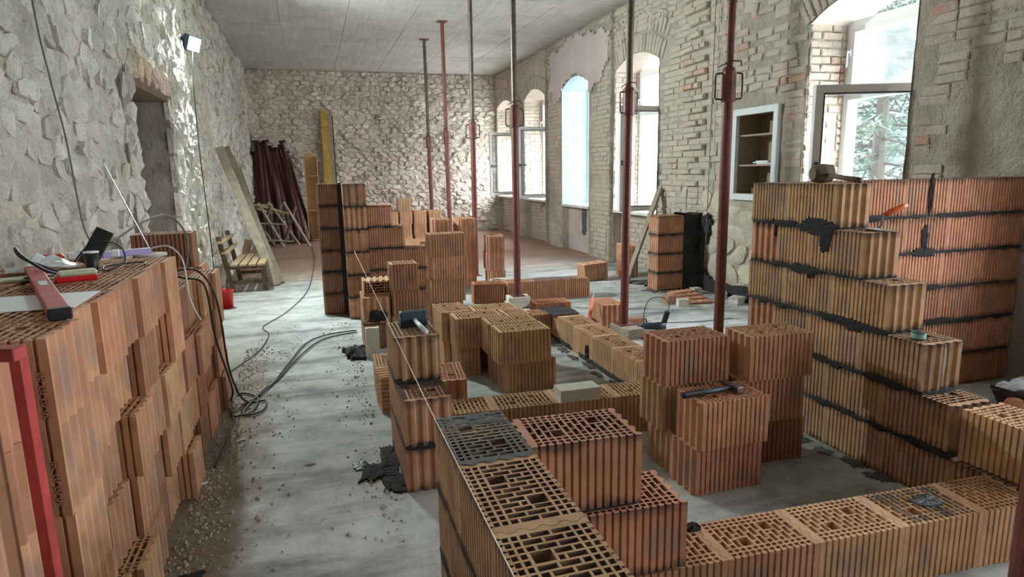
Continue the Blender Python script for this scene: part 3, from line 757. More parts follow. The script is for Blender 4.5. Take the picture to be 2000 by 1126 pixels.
# ------------------------------------------------------------------ hollow clay block
BL, BW, BH = .375, .24, .238
_blk = {}
def block_mesh(L=BL, W=BW, H=BH, rough=False):
    key = (round(L, 2), W, H, rough)
    if key in _blk: return _blk[key]
    m = MB(); out = []; n = max(2, round(L/.0268)); p = L/n
    def side(yb, s):
        pts = [(-L/2, yb)]
        for i in range(1, n):
            xb = -L/2+i*p; pts += [(xb-.0048, yb), (xb-.0036, yb-s*.0105), (xb+.0036, yb-s*.0105), (xb+.0048, yb)]
        return pts+[(L/2, yb)]
    def head2(x, sgn):
        # broad ribs: raised / recessed bands with sloping flanks
        k = 4; q = (W-.02)/k; pts = []
        for j in range(k):
            y = -W/2+.01+j*q
            pts += [(x, y+.04*q), (x-.012, y+.28*q), (x-.012, y+.58*q), (x, y+.80*q)]
        return pts
    A = side(-W/2, -1); B = head2(L/2, 1) if not rough else [(L/2-.006*(i % 3), -W/2+W*(i+1)/9) for i in range(8)]
    Cc = [(-x, -y) for x, y in A]; Dd = [(x-L, y) for x, y in reversed(B)]
    rings = [A, [A[-1]]+B+[Cc[0]], Cc, [Cc[-1]]+Dd+[A[0]]]
    for k, rg in enumerate(rings):
        for i in range(len(rg)-1):
            (x0, y0), (x1, y1) = rg[i], rg[i+1]; m.add([(x0, y0, 0), (x1, y1, 0), (x1, y1, H), (x0, y0, H)], [(0, 1, 2, 3)])
    xi, yi = L/2-.0215, W/2-.0125
    inner = [(-xi, -yi), (xi, -yi), (xi, yi), (-xi, yi)]
    for zz in (0, H):
        for k in range(4):
            poly = [(x, y, zz) for x, y in rings[k]]+[(*inner[(k+1) % 4], zz), (*inner[k], zz)]
            f = tuple(range(len(poly))); m.add(poly, [f if zz else f[::-1]])
    # slots
    nr_ = max(1, round(2*xi/.0245)); pr = 2*xi/nr_; holes = []
    grips = [] if L < .3 else [(-xi+pr*3.05, -xi+pr*4.75, -.062, -.012), (xi-pr*4.75, xi-pr*3.05, .012, .062)]
    for r in range(nr_):
        x0, x1 = -xi+r*pr+.0035, -xi+(r+1)*pr-.0035
        ws = [(-yi+.000, -yi+.015), (-yi+.022, -yi+.037)]
        ws += [(-b, -a) for a, b in ws]
        c0, c1 = -yi+.044, yi-.044; a = c0 if r % 2 == 0 else c0-.027
        while a < c1-.006:
            q0, q1 = max(a, c0), min(a+.047, c1)
            if q1-q0 > .008: ws.append((q0, q1))
            a += .054
        for q0, q1 in ws:
            segs = [(q0, q1)]
            for g0, g1, h0, h1 in grips:
                if x1 > g0-.004 and x0 < g1+.004:
                    ns = []
                    for s0, s1 in segs:
                        if s1 < h0-.007 or s0 > h1+.007: ns.append((s0, s1)); continue
                        if h0-.007-s0 > .008: ns.append((s0, h0-.007))
                        if s1-(h1+.007) > .008: ns.append((h1+.007, s1))
                    segs = ns
            holes += [(x0, x1, s0, s1) for s0, s1 in segs]
    holes += grips
    xs = sorted({round(v, 5) for h in holes for v in h[:2]} | {round(-xi, 5), round(xi, 5)})
    for i in range(len(xs)-1):
        c = (xs[i]+xs[i+1])/2; hs = sorted((h[2], h[3]) for h in holes if h[0] < c < h[1]); y = -yi
        for a, b in hs+[(yi, yi)]:
            if a-y > 1e-5:
                for zz in (0, H): m.add([(xs[i], y, zz), (xs[i+1], y, zz), (xs[i+1], a, zz), (xs[i], a, zz)], [(0, 1, 2, 3) if zz else (3, 2, 1, 0)])
            y = max(y, b)
    for a, b, c, d in holes:
        m.add([(a, c, 0), (b, c, 0), (b, d, 0), (a, d, 0), (a, c, H), (b, c, H), (b, d, H), (a, d, H)], [(0, 4, 5, 1), (1, 5, 6, 2), (2, 6, 7, 3), (3, 7, 4, 0)])
    _blk[key] = m.mesh('hollow_block', M['clay']); return _blk[key]

TINTS = {'o': (1.0, 1.0, 1.0), 'y': (1.02, 1.13, 1.05), 'p': (1.10, 1.0, 1.04), 'r': (.86, .66, .62), 'd': (.72, .66, .64), 'l': (1.12, 1.12, 1.08)}
def jt(c, q=.06):
    a = 1+rnd(-q, q); return (c[0]*a, c[1]*a*(1+rnd(-q/2, q/2)), c[2]*a*(1+rnd(-q/2, q/2)), 1)
def place(name, x, y, z, rot, tint='o', L=BL, parent=None, up=None, rough=False, jit=0):
    me = block_mesh(L, rough=rough); o = bpy.data.objects.new(name, me); COL.objects.link(o)
    o.color = jt(TINTS[tint]); loc = Vector((x, y, z)); e = R_(rot+rnd(-jit, jit))
    if up == 'end':      # standing on its head face: length vertical, fine ribbed face to -Y at rot 0
        o.rotation_euler = (Matrix.Rotation(e, 3, 'Z') @ Matrix.Rotation(R_(-90), 3, 'Y')).to_euler()
        loc = loc + Matrix.Rotation(e, 3, 'Z') @ Vector((BH/2, 0, 0)) + Vector((0, 0, L/2))
    elif up == 'side':   # holed face to -Y, head face up
        o.rotation_euler = (Matrix.Rotation(e, 3, 'Z') @ Matrix(((0, -1, 0), (0, 0, -1), (1, 0, 0)))).to_euler()
        loc = loc + Vector((0, BH/2, L/2))
    else: o.rotation_euler = (0, 0, e)
    if parent is not None:
        o.parent = parent; loc = loc - parent.location
        if 'low' not in parent['label']: o.material_slots[0].link = 'OBJECT'; o.material_slots[0].material = M['clay_stained']
    o.location = loc; return o
def loose(label, x, y, z, rot, tint='o', group='loose hollow clay blocks', **k):
    return tag(place('hollow_block', x, y, z, rot, tint, jit=k.pop('jit', 1.5), **k), label, 'block', group)

# ------------------------------------------------------------------ mortar
def joint(parent, x0, x1, y0, y1, z, th=.012, ooze=.012, top=False, mat='mortar'):
    """bed joint squeezed out round the edge of a course"""
    pts = []; st = .03
    for (a, b, axis, c) in ((x0, x1, 0, y0), (y0, y1, 1, x1), (x1, x0, 0, y1), (y1, y0, 1, x0)):
        k = max(1, round(abs(b-a)/st))
        for i in range(k):
            v = a+(b-a)*i/k; p = (v, c) if axis == 0 else (c, v)
            nn = {(0, y0): (0, -1), (1, x1): (1, 0), (0, y1): (0, 1), (1, x0): (-1, 0)}[(axis, c)]
            pts.append((p, nn))
    m = MB(); vs = []
    for (p, nn) in pts:
        q = nz(p[0]*7+z*13, p[1]*7, z*9); q2 = nz(p[0]*16, p[1]*16+z*5, 4); e = max(.0, .35+q+.4*q2)
        q3 = nz(p[0]*45, p[1]*45, z*3); lo = th*.6+.020*max(0, q2+.1+.4*q3)*(.5+e); hi = th*.6+.012*max(0, q+.1+.3*q3)*(.4+e)
        for off, zz in ((-.004, z-lo), (.0015+ooze*e*.5, z-lo*.9), (.002+ooze*e, z), (.0015+ooze*e*.4, z+hi*.9), (-.004, z+hi)):
            vs.append((p[0]+nn[0]*off, p[1]+nn[1]*off, zz))
    n = len(pts)
    fs = [(i*5+j, ((i+1) % n)*5+j, ((i+1) % n)*5+j+1, i*5+j+1) for i in range(n) for j in range(4)]
    m.add(vs, fs); m.add([(x0, y0, z), (x1, y0, z), (x1, y1, z), (x0, y1, z)], [(0, 1, 2, 3)])
    return obj('mortar_joint', m, mat, parent)
def course(parent, axis, a0, a1, c, z, first=BL, tint='o', rough_first=False):
    """one course of blocks from a0 (near / left end) to a1 along axis, centre line c; c may be a function"""
    a = a0; L = first; k = 0
    while a < a1-.03:
        Lb = min(L, a1-a); 
        if a1-(a+Lb) < .07: Lb = a1-a
        cc = c(a+Lb/2) if callable(c) else c
        if axis == 'y': place('brick', cc, a+Lb/2, z, 90, tint, Lb-.002, parent, rough=rough_first and k == 0)
        else: place('brick', a+Lb/2, cc, z, 0, tint, Lb-.002, parent, rough=rough_first and k == 0)
        a += Lb; L = BL; k += 1
C_ = .248

# --- wall A: the near partition beside the camera, three courses, with a stepped return
wA = thing('block_wall', 'near three course clay block wall with a mortar covered far end and stepped return', 'wall', (.47, 2.08, 0), world=True)
for k in range(3):
    z = k*C_
    a = 2.08
    for L in ([BL]*5 if k != 1 else [BL/2]+[BL]*4+[BL/2]):
        place('brick', .47, a-L/2, z, 90, 'y', L-.002, wA); a -= L
    if k: joint(wA, .352, .588, .21, 2.078, z-.005)
place('brick', .785, 1.86, 2*C_, -3, 'p', BL, wA)
place('brick', .67, 1.845, C_, -3, 'p', BL/2-.01, wA); place('brick', .94, 1.825, C_, -3, 'p', BL, wA)
joint(wA, .60, .965, 1.745, 1.968, 2*C_-.005); joint(wA, .60, 1.10, 1.72, 1.935, C_-.005)
lump = rough_sheet(Vector((0, 0, BH*3+.022)), X, Y, Z, .357, .583, 1.98, 2.075, .018, .012, 22); obj('mortar_bed', lump, 'mortar_wet', wA, smooth=True)
def mortar_film(parent, cx, cy, z, rot, L, cover, seed, mat='mortar_wet', W=BW):
    """mortar dragged over the webs of a block top, leaving the slots open"""
    m = MB(); src = block_mesh(BL); cr, sr = math.cos(R_(rot)), math.sin(R_(rot)); vs = src.vertices
    for p in src.polygons:
        if p.normal.z > .9 and len(p.vertices) < 60:
            cs = [vs[i].co for i in p.vertices]; c = sum(cs, Vector())/len(cs)
            if not cover(c.x, c.y): continue
            e = .002+.004*abs(nz(c.x*30+seed, c.y*30, seed)); out = []
            for q in cs: out.append((cx+q.x*cr-q.y*sr, cy+q.x*sr+q.y*cr, z+e))
            m.add(out, [tuple(range(len(out)))])
    return obj('mortar_film', m, mat, parent)
mortar_film(wA, .47, 2.08-BL/2, BH+2*C_, 90, BL, lambda x, y: nz(x*14, y*14, 8) > -.45, 8)
# --- wall B: the low first course across the front
cB = lambda x: 1.82-.05*(x-1.1)
wB = thing('block_wall', 'low single course of hollow blocks across the foreground with two grey mortar smears', 'wall', (1.7, 1.8, 0), world=True)
a = .60
for L in (.32, BL, BL, BL, BL, .30):
    o = place('brick', a+L/2, cB(a+L/2), 0, -2.9, 'y' if a > 1.5 else 'o', L-.002, wB); a += L
mortar_film(wB, 2.24, cB(2.24), BH, -2.9, BL, lambda x, y: nz(x*9+3, y*9, 2)+.4*nz(x*30, y*30) > .05, 2)
patch('mortar_smear', Vector((0, 0, BH)), X, Y, Z, 2.28, 1.77, .065, .035, .008, 'mortar_wet', wB, 4)
patch('mortar_smear', Vector((0, 0, BH)), X, Y, Z, 1.28, 1.90, .03, .02, .02, 'mortar', wB, 6)
# --- wall C: the tall toothed wall and the cross wall it meets
wC = thing('block_wall', 'tall six course block wall with a stair stepped near end and dark fresh mortar', 'wall', (2.84, 2.6, 0), world=True)
wD = thing('block_wall', 'tall ribbed orange block wall running from the stepped wall to the windows', 'wall', (3.9, 3.37, 0), world=True)
ends = [1.64, 2.04, 2.20, 2.42, 2.60, 2.81]
for k in range(6):
    z = k*C_; corner_turned = k in (2, 4)
    course(wC, 'y', ends[k], 3.25 if corner_turned else 3.50, 2.84, z, BL, 'y')
    course(wD, 'x', 2.72 if corner_turned else 2.965, XR-.02, 3.37, z, BL if k % 2 else BL*.72, 'p' if k > 0 else 'r')
    if k:
        joint(wC, 2.722, 2.958, ends[k]+.0, 3.49, z-.005, .014, .016); joint(wD, 2.965, XR-.03, 3.252, 3.488, z-.005, .014, .012)
fl = Vector((2.72, 0, 0)); nm = Vector((-1, 0, 0))
for (y, z, ra, rb, sd) in ((2.93, 1.235, .13, .045, 1), (2.86, 1.18, .04, .075, 2), (3.2, 1.24, .10, .02, 3), (3.28, 1.20, .025, .05, 4), (3.02, .985, .10, .025, 5), (2.95, .97, .03, .03, 13),
                           (2.72, .742, .16, .022, 6), (2.62, .735, .06, .03, 7), (2.5, .74, .10, .018, 8), (2.9, .495, .13, .018, 9), (2.4, .49, .10, .022, 10), (2.15, .247, .12, .02, 11), (2.7, .247, .15, .015, 12)):
    patch('mortar_smear', fl, Y, Z, nm, y, z, ra, rb, .008, 'mortar', wC, sd, rag=.4)
fd = Vector((0, 3.25, 0))
for (x, z, ra, rb, sd) in ((3.93, 1.37, .018, .125, 1), (3.91, 1.07, .025, .10, 2), (3.93, .99, .10, .03, 3), (4.2, 1.235, .2, .016, 4), (3.4, 1.235, .18, .018, 5), (3.9, .745, .2, .018, 6), (4.1, .50, .12, .022, 7)):
    patch('mortar_smear', fd, X, Z, nb_, x, z, ra, rb, .008, 'mortar', wD, sd, rag=.35)
mortar_film(wC, 2.84, 2.60+BL/2, BH+4*C_, 90, BL, lambda x, y: x > .02 and nz(x*20, y*20, 3) > -.2, 3, 'mortar')
mortar_film(wC, 2.84, 2.20+BL/2, BH+2*C_, 90, BL, lambda x, y: x > .0, 5, 'mortar')
mortar_film(wC, 2.84, 2.42+BL/2, BH+3*C_, 90, BL, lambda x, y: x > -.02, 7, 'mortar')
patch('lime_streak', Vector((0, 2.195, 0)), X, Z, nb_, 2.845, .62, .008, .10, .003, 'aac', wC, 15, rag=.4)
# --- wall E: low course across the middle; F: low course towards the far end
cE = lambda x: 3.46-.06*(x-.72)
wE = thing('block_wall', 'low single course wall across the middle carrying a white block, broken at its left end', 'wall', (1.3, 3.4, 0), world=True)
a = .62
for L in (.30, BL, BL, .42): place('brick', a+L/2, cE(a+L/2), 0, -3.4, 'y', L-.002, wE); a += L
mF = thing('block_wall', 'low block course running away from the camera with dark mortar on its far corner', 'wall', (2.22, 4.6, 0), world=True)
course(mF, 'y', 3.58, 5.78, 2.22, 0, BL*.8, 'y'); place('brick', 1.90, 5.66, 0, 0, 'o', BL-.004, mF)
lump = rough_sheet(Vector((0, 0, BH+.012)), X, Y, Z, 2.06, 2.34, 5.42, 5.79, .025, .012, 16); obj('mortar_bed', lump, 'mortar', mF, smooth=True)
for k, (y, s_) in enumerate(((5.3, .25), (4.7, .2), (4.2, .3))): patch('mortar_smear', Vector((2.10, 0, 0)), Y, Z, nm, y, .02, s_, .02, .010, 'mortar', mF, 20+k, rag=.6)
patch('mortar_smear', Vector((2.10, 0, 0)), Y, Z, nm, 4.72, .07, .035, .07, .012, 'mortar', mF, 33)
# --- pier K
wK = thing('block_pier', 'stepped three course block pier with a rubber mallet lying on top', 'pier', (.47, 3.3, 0), world=True)
course(wK, 'y', 2.985, 3.625, .47, 0, BL, 'o'); course(wK, 'y', 2.97, 3.625, .47, C_, BL, 'o'); course(wK, 'y', 3.25, 3.625, .47, 2*C_, BL, 'y')
joint(wK, .352, .588, 2.99, 3.62, C_-.005, .014, .012); joint(wK, .352, .588, 3.25, 3.62, 2*C_-.005, .016, .016)
mortar_film(wK, .47, 2.97+BL/2, BH+C_, 90, BL, lambda x, y: x > -.02 and nz(x*16, y*16, 6) > -.35-.8*x, 6, 'mortar')
patch('mortar_smear', Vector((0, 2.97, 0)), X, Z, nb_, .47, .245, .12, .018, .008, 'mortar', wK, 41)
# --- pier L
wL = thing('block_pier', 'low two block pier smeared with mortar under a tipped cut block', 'pier', (.48, 5.9, 0), world=True)
place('brick', .48, 5.98, 0, 90, 'o', BL, wL); place('brick', .48, 5.91, C_, 90, 'l', BL, wL); joint(wL, .362, .598, 5.74, 6.1, C_-.005, .016, .02)
patch('mortar_smear', Vector((0, 5.722, 0)), X, Z, nb_, .49, .31, .085, .055, .02, 'mortar', wL, 44)
# --- tower and stepped wall in the middle distance
wM = thing('block_wall', 'tall six course block corner with dark joints and a wall stepping down to its right', 'wall', (.4, 7.4, 0), world=True)
for k in range(6):
    z = k*C_
    place('brick', .18, 7.53, z, 0, 'd', .255, wM)
    place('brick', .425, 7.09+BL/2, z, 90, 'o' if k % 2 == 0 else 'd', BL, wM, rough=(k in (3, 5)))
    if k: joint(wM, .055, .308, 7.412, 7.648, z-.005, .012, .008); joint(wM, .308, .543, 7.092, 7.46, z-.005, .014, .014)
st = [1.21, 1.22, 1.22, .97, .84]
for k in range(5):
    course(wM, 'x', .55, st[k], 7.47, k*C_, BL if k % 2 else .3, 'p')
    if k: joint(wM, .555, st[k]-.002, 7.352, 7.588, k*C_-.005, .014, .014)
m = rough_sheet(Vector((.31, 0, 0)), Y, Z, Vector((1, 0, 0)), 7.39, 7.41, 0, 1.47, .03, .01, 9)
m = MB(); m.box((.262, 7.402, 0), (.307, 7.43, 1.485)); obj('mortar_shade_fill', m, 'mortar', wM)  # dark strip stands in for the shaded gap between the two columns
# --- low far course and pillar against the window wall
wN = thing('block_wall', 'low pinkish single course wall in the far bay with grey mortar on top', 'wall', (2.7, 7.4, 0), world=True)
course(wN, 'x', 2.19, 3.27, lambda x: 7.43-.03*(x-2.2), 0, BL, 'p')
mortar_film(wN, 2.75, 7.41, BH, 0, BL, lambda x, y: True, 4, 'mortar_wet'); mortar_film(wN, 3.08, 7.40, BH, 0, BL, lambda x, y: x < .03, 5, 'mortar_wet')
wP = thing('block_pillar', 'four course pinkish block pillar mortared to the window wall', 'pillar', (4.39, 7.35, 0), world=True)
for k in range(4):
    place('brick', 4.39, 7.35, k*C_, 0, 'p', BL, wP)
    if k: joint(wP, 4.204, 4.576, 7.232, 7.468, k*C_-.005, .014, .012)
joint(wP, 4.2, 4.58, 7.23, 7.47, .006, .014, .02)
def pillar_mortar():
    m = MB(); q, c = 30, 9; vs = []
    for layer in (0, 1):
        for j in range(q+1):
            z = j/q
            for i in range(c+1):
                x = i/c; xx = 4.572+(XR+.04-4.572)*x; top = 1.0+.04*nz(xx*9, 3); zz = top*z
                yy = 7.25-(.035+.03*nz(xx*9, zz*9, 1)+.018*nz(xx*28, zz*28, 2)) - .10*max(0, nz(1.3, zz*3.1, 9)+.1)*x if layer == 0 else 7.47
                vs.append((xx, yy, zz))
    n1 = (q+1)*(c+1); fs = [(j*(c+1)+i, j*(c+1)+i+1, (j+1)*(c+1)+i+1, (j+1)*(c+1)+i) for j in range(q) for i in range(c)]
    fs += [tuple(n1+k for k in f[::-1]) for f in fs]
    fs += [(q*(c+1)+i, q*(c+1)+i+1, n1+q*(c+1)+i+1, n1+q*(c+1)+i) for i in range(c)]
    m.add(vs, fs); return m
obj('mortar_shade_fill', pillar_mortar(), 'mortar', wP)
for k, (y, z, ra, rb) in enumerate(((7.12, .80, .12, .16), (7.14, .42, .07, .2), (7.10, .12, .14, .10), (7.05, .93, .08, .06))):
    patch('mortar_smear', Vector((XR-.03, 0, 0)), Y, Z, nr, y, z, ra, rb, .03, 'mortar', wP, 90+k, rag=.6)

# ------------------------------------------------------------------ the long pile of blocks by the left wall
ORD = ['first', 'second', 'third', 'fourth', 'fifth', 'sixth', 'seventh', 'eighth', 'ninth', 'tenth', 'eleventh', 'twelfth', 'thirteenth', 'fourteenth', 'fifteenth', 'sixteenth', 'seventeenth', 'eighteenth']
LEV = ['bottom', 'second', 'third', 'fourth', 'fifth']
XF = -.70
cols = []      # (y centre, courses)
y = 1.40
for k in range(9):
    cols.append((y, 5)); y += .246
    if k == 1: y += .03
y += .03
for k in range(5): cols.append((y, 4)); y += .246
y += .03
for k in range(2): cols.append((y, 3)); y += .25
PALE = 'olyoplod'
for ci, (y, nk) in enumerate(cols):
    for k in range(nk):
        nx = random.choice((0, 0, .02, -.03, .045, -.05, .01)) if ci else .04
        if ci in (9, 10) and k == 3: nx -= .02
        if ci >= 14: nx -= .05
        top = ' top block' if k == nk-1 else ''
        t = random.choice('oolypold') if (ci, k) not in ((12, 1), (10, 1), (11, 1)) else 'r'
        lab = ('%s clay block, %s column from the camera in the left pile' % (('top', 'second from top', 'third from top', 'fourth from top', 'lowest')[nk-1-k].capitalize() if not (nk < 5 and k == 0) else 'Lowest', ORD[ci]))
        lab = lab[0].lower()+lab[1:]
        if ci == 2: nx = .045
        if ci == 1: nx = -.02
        o = loose(lab, XF-BL/2+nx, y+rnd(-.004, .004), k*BH, rnd(-1, 1), t, 'hollow blocks piled along the left wall', jit=0)
        if ci == 2 and k in (3, 4):
            fc = bpy.data.curves.new('digits', 'FONT'); fc.body = '20 03 03 20'; fc.size = .026; fc.extrude = .0012; fo = bpy.data.objects.new('digits', fc); COL.objects.link(fo)
            me = bpy.data.meshes.new_from_object(fo); COL.objects.unlink(fo); bpy.data.objects.remove(fo); me.materials.clear(); me.materials.append(M['clay_stained'])
            d_ = bpy.data.objects.new('embossed_digits', me); COL.objects.link(d_); d_.parent = o
            d_.matrix_local = Matrix(((0, -1, 0, BL/2-.012), (0, 0, -1, -BW/2-.0008), (1, 0, 0, .03), (0, 0, 0, 1)))
# second row behind, turned along the wall
yb = 1.5; bi = 0
while yb < 4.6:
    nk = 5 if yb < 3.5 else 4 if yb < 4.85 else 3
    for k in range(nk):
        lab = ('topmost clay block of the back row of the left pile, %s from the camera' % ORD[bi]) if k == nk-1 else 'hollow block buried in the back row of the left pile'
        loose(lab, -1.22, yb, k*BH, 90, 'o', 'hollow blocks in the back row of the left pile', jit=0)
    yb += .38; bi += 1
loose('topmost block set crosswise at the far end of the left pile', -1.03, 5.07, 4*BH, 1, 'd', 'hollow blocks piled along the left wall', jit=0)
loose('block lying under the crosswise block at the far top of the left pile', -.98, 5.07-.0, 3*BH, 0, 'o', 'hollow blocks piled along the left wall', jit=0)

# ------------------------------------------------------------------ loose blocks standing about
g = 'loose stacks of hollow blocks'
loose('lower block of the pair under the brick hammer', 1.868, 2.600, 0, 0, 'p', g); loose('block with the brick hammer lying on its top', 1.886, 2.585, BH, 0, 'p', g)
for k, (x, y, l) in enumerate(((1.885, 2.858, 'bottom'), (1.835, 2.868, 'middle'), (1.845, 2.86, 'top'))):
    loose('%s block of the three block stack just behind the hammer block' % l, x, y, k*BH, 0, 'p' if k == 2 else 'y', g, jit=.5)
for k, (x, y, l) in enumerate(((2.285, 2.79, 'bottom'), (2.27, 2.785, 'middle'), (2.30, 2.775, 'top'))):
    loose('%s block of the three block stack against the tall stepped wall' % l, x, y, k*BH, -4, 'o' if k else 'r', g, jit=.8)
loose('single block on the low course at the right edge, in front of the stepped wall', 2.86, 1.815, C_, 90, 'y', g)
# middle two-high pile
J = [(1.365, 4.24, 'first', BL), (1.36, 4.50, 'second', BL), (1.365, 4.985, 'fourth', BL)]
for x, y, l, L in J:
    loose('lower block in the %s row of the brown two high pile behind the white block' % l, x+.06, y+.07 if l == 'first' else y+.06 if l == 'second' else y+.0, 0, 0, 'y', g, jit=1)
    loose('upper block in the %s row of the brown two high pile behind the white block' % l, x, y, BH, 0, 'y', g, jit=1)
loose('upper block at the near left corner of the brown two high pile', 1.165, 4.755, BH, 0, 'y', g); loose('lower cut block at the near left corner of the brown pile', 1.08, 4.80, 0, 0, 'y', g, L=.17)
loose('cut upper block filling the third row of the brown two high pile', 1.475, 4.745, BH, 0, 'y', g, L=.20); loose('cut lower block filling the third row of the brown two high pile', 1.45, 4.82, 0, 0, 'y', g, L=.20, jit=0)
loose('upper block at the far left of the brown two high pile, turned endways', 1.03, 5.10, BH, 90, 'y', g); loose('lower block at the far left of the brown two high pile, turned endways', 1.05, 5.12, 0, 90, 'y', g)
loose('pink ribbed block standing on a brick behind the mallet pier and the low cross wall', .725, 3.86, .09, 84, 'p', g, jit=0)
loose('block lying half hidden behind the left side of the mallet pier', .46, 4.55, 0, 88, 'y', g); loose('short cut block on end left of the mallet pier', .455, 4.24, 0, 4, 'y', g, up='end', L=.25)
m = MB(); m.box((-.14, -.1, 0), (.14, .1, .06), None, .004); tag(obj('timber_offcut', m, 'wood_old', loc=(.745, 5.83, 0)), 'short timber offcut under the stack of grey stained cut blocks', 'timber')
for k, l in enumerate(('lowest', 'middle', 'topmost')):
    loose('%s of three grey stained cut blocks stacked beside the mortared pier' % l, .745+(.01 if k == 1 else 0), 5.83, .06+k*BH, 0, 'o', g, L=.245, jit=.5)
loose('cut block tipped on its side showing dark holes, on the mortared pier', .50, 5.93, C_+BH, 0, 'l', g, L=.14, up='side', jit=0)
for k, (x, y, l) in enumerate(((1.27, 6.64, 'lowest'), (1.29, 6.60, 'second lowest'), (1.33, 6.62, 'second highest'), (1.31, 6.62, 'highest'))):
    loose('%s block of the four high stack with grey marks in the middle distance' % l, x, y, k*BH, 0, 'o', g, jit=1)
for cx, l, r in ((1.66, 'left', 84), (2.0, 'right', 90)):
    for k, q in enumerate(('lowest', 'second lowest', 'second highest', 'highest')):
        loose('%s block in the %s column behind the four high grey marked stack' % (q, l), cx+rnd(-.012, .012), 8.75, k*BH, r, 'p', g, jit=1)
for k, q in enumerate(('lowest', 'middle', 'highest')):
    loose('%s block of the lone ribbed stack left of the prop on loose bricks' % q, 2.37+(.01, -.01, 0)[k], 8.52, k*BH, 82, 'p', g, jit=1)
    loose('%s block of the stack peeping over the stepping wall in the middle distance' % q, 1.32, 8.35, k*BH, 90+(k == 2)*20, 'o', g, jit=2)
loose('dark red ribbed block standing alone beside the prop on loose bricks', 1.985, 7.46, 0, -7, 'r', g); loose('low dark red block lying behind the far corner of the low receding course', 2.30, 6.12, 0, -2, 'r', g)
loose('block by the folded rule with its broad ribs turned to the camera', 2.83, 5.87, 0, 86, 'p', g, jit=0)
o = loose('tilted orange block lying alone on the bright floor near the windows', 3.83, 8.42, .012, 3, 'o', g, jit=0); o.rotation_euler = (0, R_(-3.5), R_(4))
for k, q in enumerate(('lower', 'upper')): loose('%s block of the pair under the window behind the leaning board' % q, 4.44, 8.53, k*BH, 76, 'o' if k else 'r', g, jit=1)

# pallets with blocks far back
def pallet(x, y, lab):
    t = thing('pallet', lab, 'pallet', (x, y, 0))
    for k in range(5):
        m = MB(); m.box((-.6+k*.255, -.4, .12), (-.6+k*.255+.18, .4, .14)); obj('board', m, 'wood_old', t)
    for k in (-.36, -.05, .26):
        m = MB(); m.box((-.6, k, 0), (.6, k+.1, .12)); obj('bearer', m, 'wood_old', t)
pallet(1.88, 12.72, 'wooden pallet under the far orange block stacks')
for cx, n_, l in ((1.43, 3, 'leftmost'), (1.68, 4, 'tallest'), (1.97, 3, 'middle right'), (2.27, 3, 'rightmost')):
    for k in range(n_):
        loose('%s block in the %s column on the far pallet' % (('bottom', 'second', 'third', 'fourth')[k], l), cx+rnd(-.01, .01), 12.55, .14+k*BH, 90, 'o', 'hollow blocks on the far pallet', jit=1)

# ------------------------------------------------------------------ steel props
def prop(name_lab, x, y, zb, lean=(0, 0), dark=True, s=1.0, ang=0):
    t = thing('steel_prop', name_lab, 'prop', (x, y, zb), group='steel props under the ceiling')
    H = ZC-zb; zc = 2.30-zb; top = Vector((lean[0], lean[1], H))
    P_ = lambda z: Vector((lean[0]*z/H, lean[1]*z/H, z))
    R1, R2 = .040*s, .031*s
    m = MB(); m.box((-.075, -.075, 0), (.075, .075, .008)); obj('base_plate', m, 'steel_red', t)
    m = MB(); m.tube([P_(.008), P_(zc)], R1, 14); obj('outer_tube', m, 'steel_red', t, smooth=False)
    m = MB(); m.tube([P_(zc-.15), P_(H-.008)], R2, 14); it = obj('inner_tube', m, 'steel_dark' if dark else 'steel_red', t)
    m = MB()
    for k in range(13):
        z = zc+.12+k*.12
        if z > H-.1: break
        p = P_(z)
        for a in (ang, ang+math.pi):
            d = Vector((math.cos(a), math.sin(a), 0)); m.tube([p+d*(R2-.004), p+d*(R2+.0015)], .008, 8)
    obj('pin_holes', m, 'black', it, kind='stuff')
    m = MB(); m.box((top.x-.085, top.y-.085, H-.008), (top.x+.085, top.y+.085, H)); obj('head_plate', m, 'steel_red', t)
    c = P_(zc)
    m = MB(); m.lathe([(R1+.002, -.24), (R1+.014, -.235), (R1+.014, -.02), (R1+.006, 0), (R2+.004, .012)], 14, Matrix.Translation(c)); col = obj('collar', m, 'steel_red', t)
    d = Vector((math.cos(ang), math.sin(ang), 0))
    for s_ in (-1, 1):
        m = MB(); q = c+d*s_*(R1+.01); m.tube([q-Z*.22, q+d*s_*.045-Z*.215, q+d*s_*.05-Z*.20, q+d*s_*.05-Z*.05, q+d*s_*.045-Z*.035, q-Z*.03], .007, 6); obj('nut_handle', m, 'steel_dark', col, smooth=True)
    m = MB(); m.tube([c-d*.06+Z*.02+Y*.04, c-d*.02+Z*.05-Y*.05, c+d*.05+Z*.045-Y*.055, c+d*.09+Z*.02], .006, 6); obj('pin', m, 'steel_red', col, smooth=True)
    return t
prop('farthest red steel prop, its dark inner tube meeting the ceiling left of all', 2.27, 12.72, 0, (-.02, .05), True)
prop('second farthest steel prop, red all the way up to the ceiling plate', 2.32, 11.25, 0, (-.02, 0), False, ang=.5)
prop('third farthest steel prop with grey inner tube, in front of the back wall', 2.33, 9.45, 0, (.02, 0), True, ang=-.3)
prop('steel prop standing on loose bricks beside the dark red block', 2.23, 7.03, .13, (.0, 0), True, ang=-.25)
prop('steel prop standing on a timber block in front of the third arched window', 2.80, 5.42, .10, (.03, .0), True, ang=.2)
prop('thick nearest full height steel prop left of the white wall cupboard', 3.03, 4.24, 0, (-.0, 0), False, 1.0, ang=-.35)
prop('out of focus red prop cut off by the right edge of the picture', 2.06, 1.25, 0, (0.0, 0), False, 1.05)
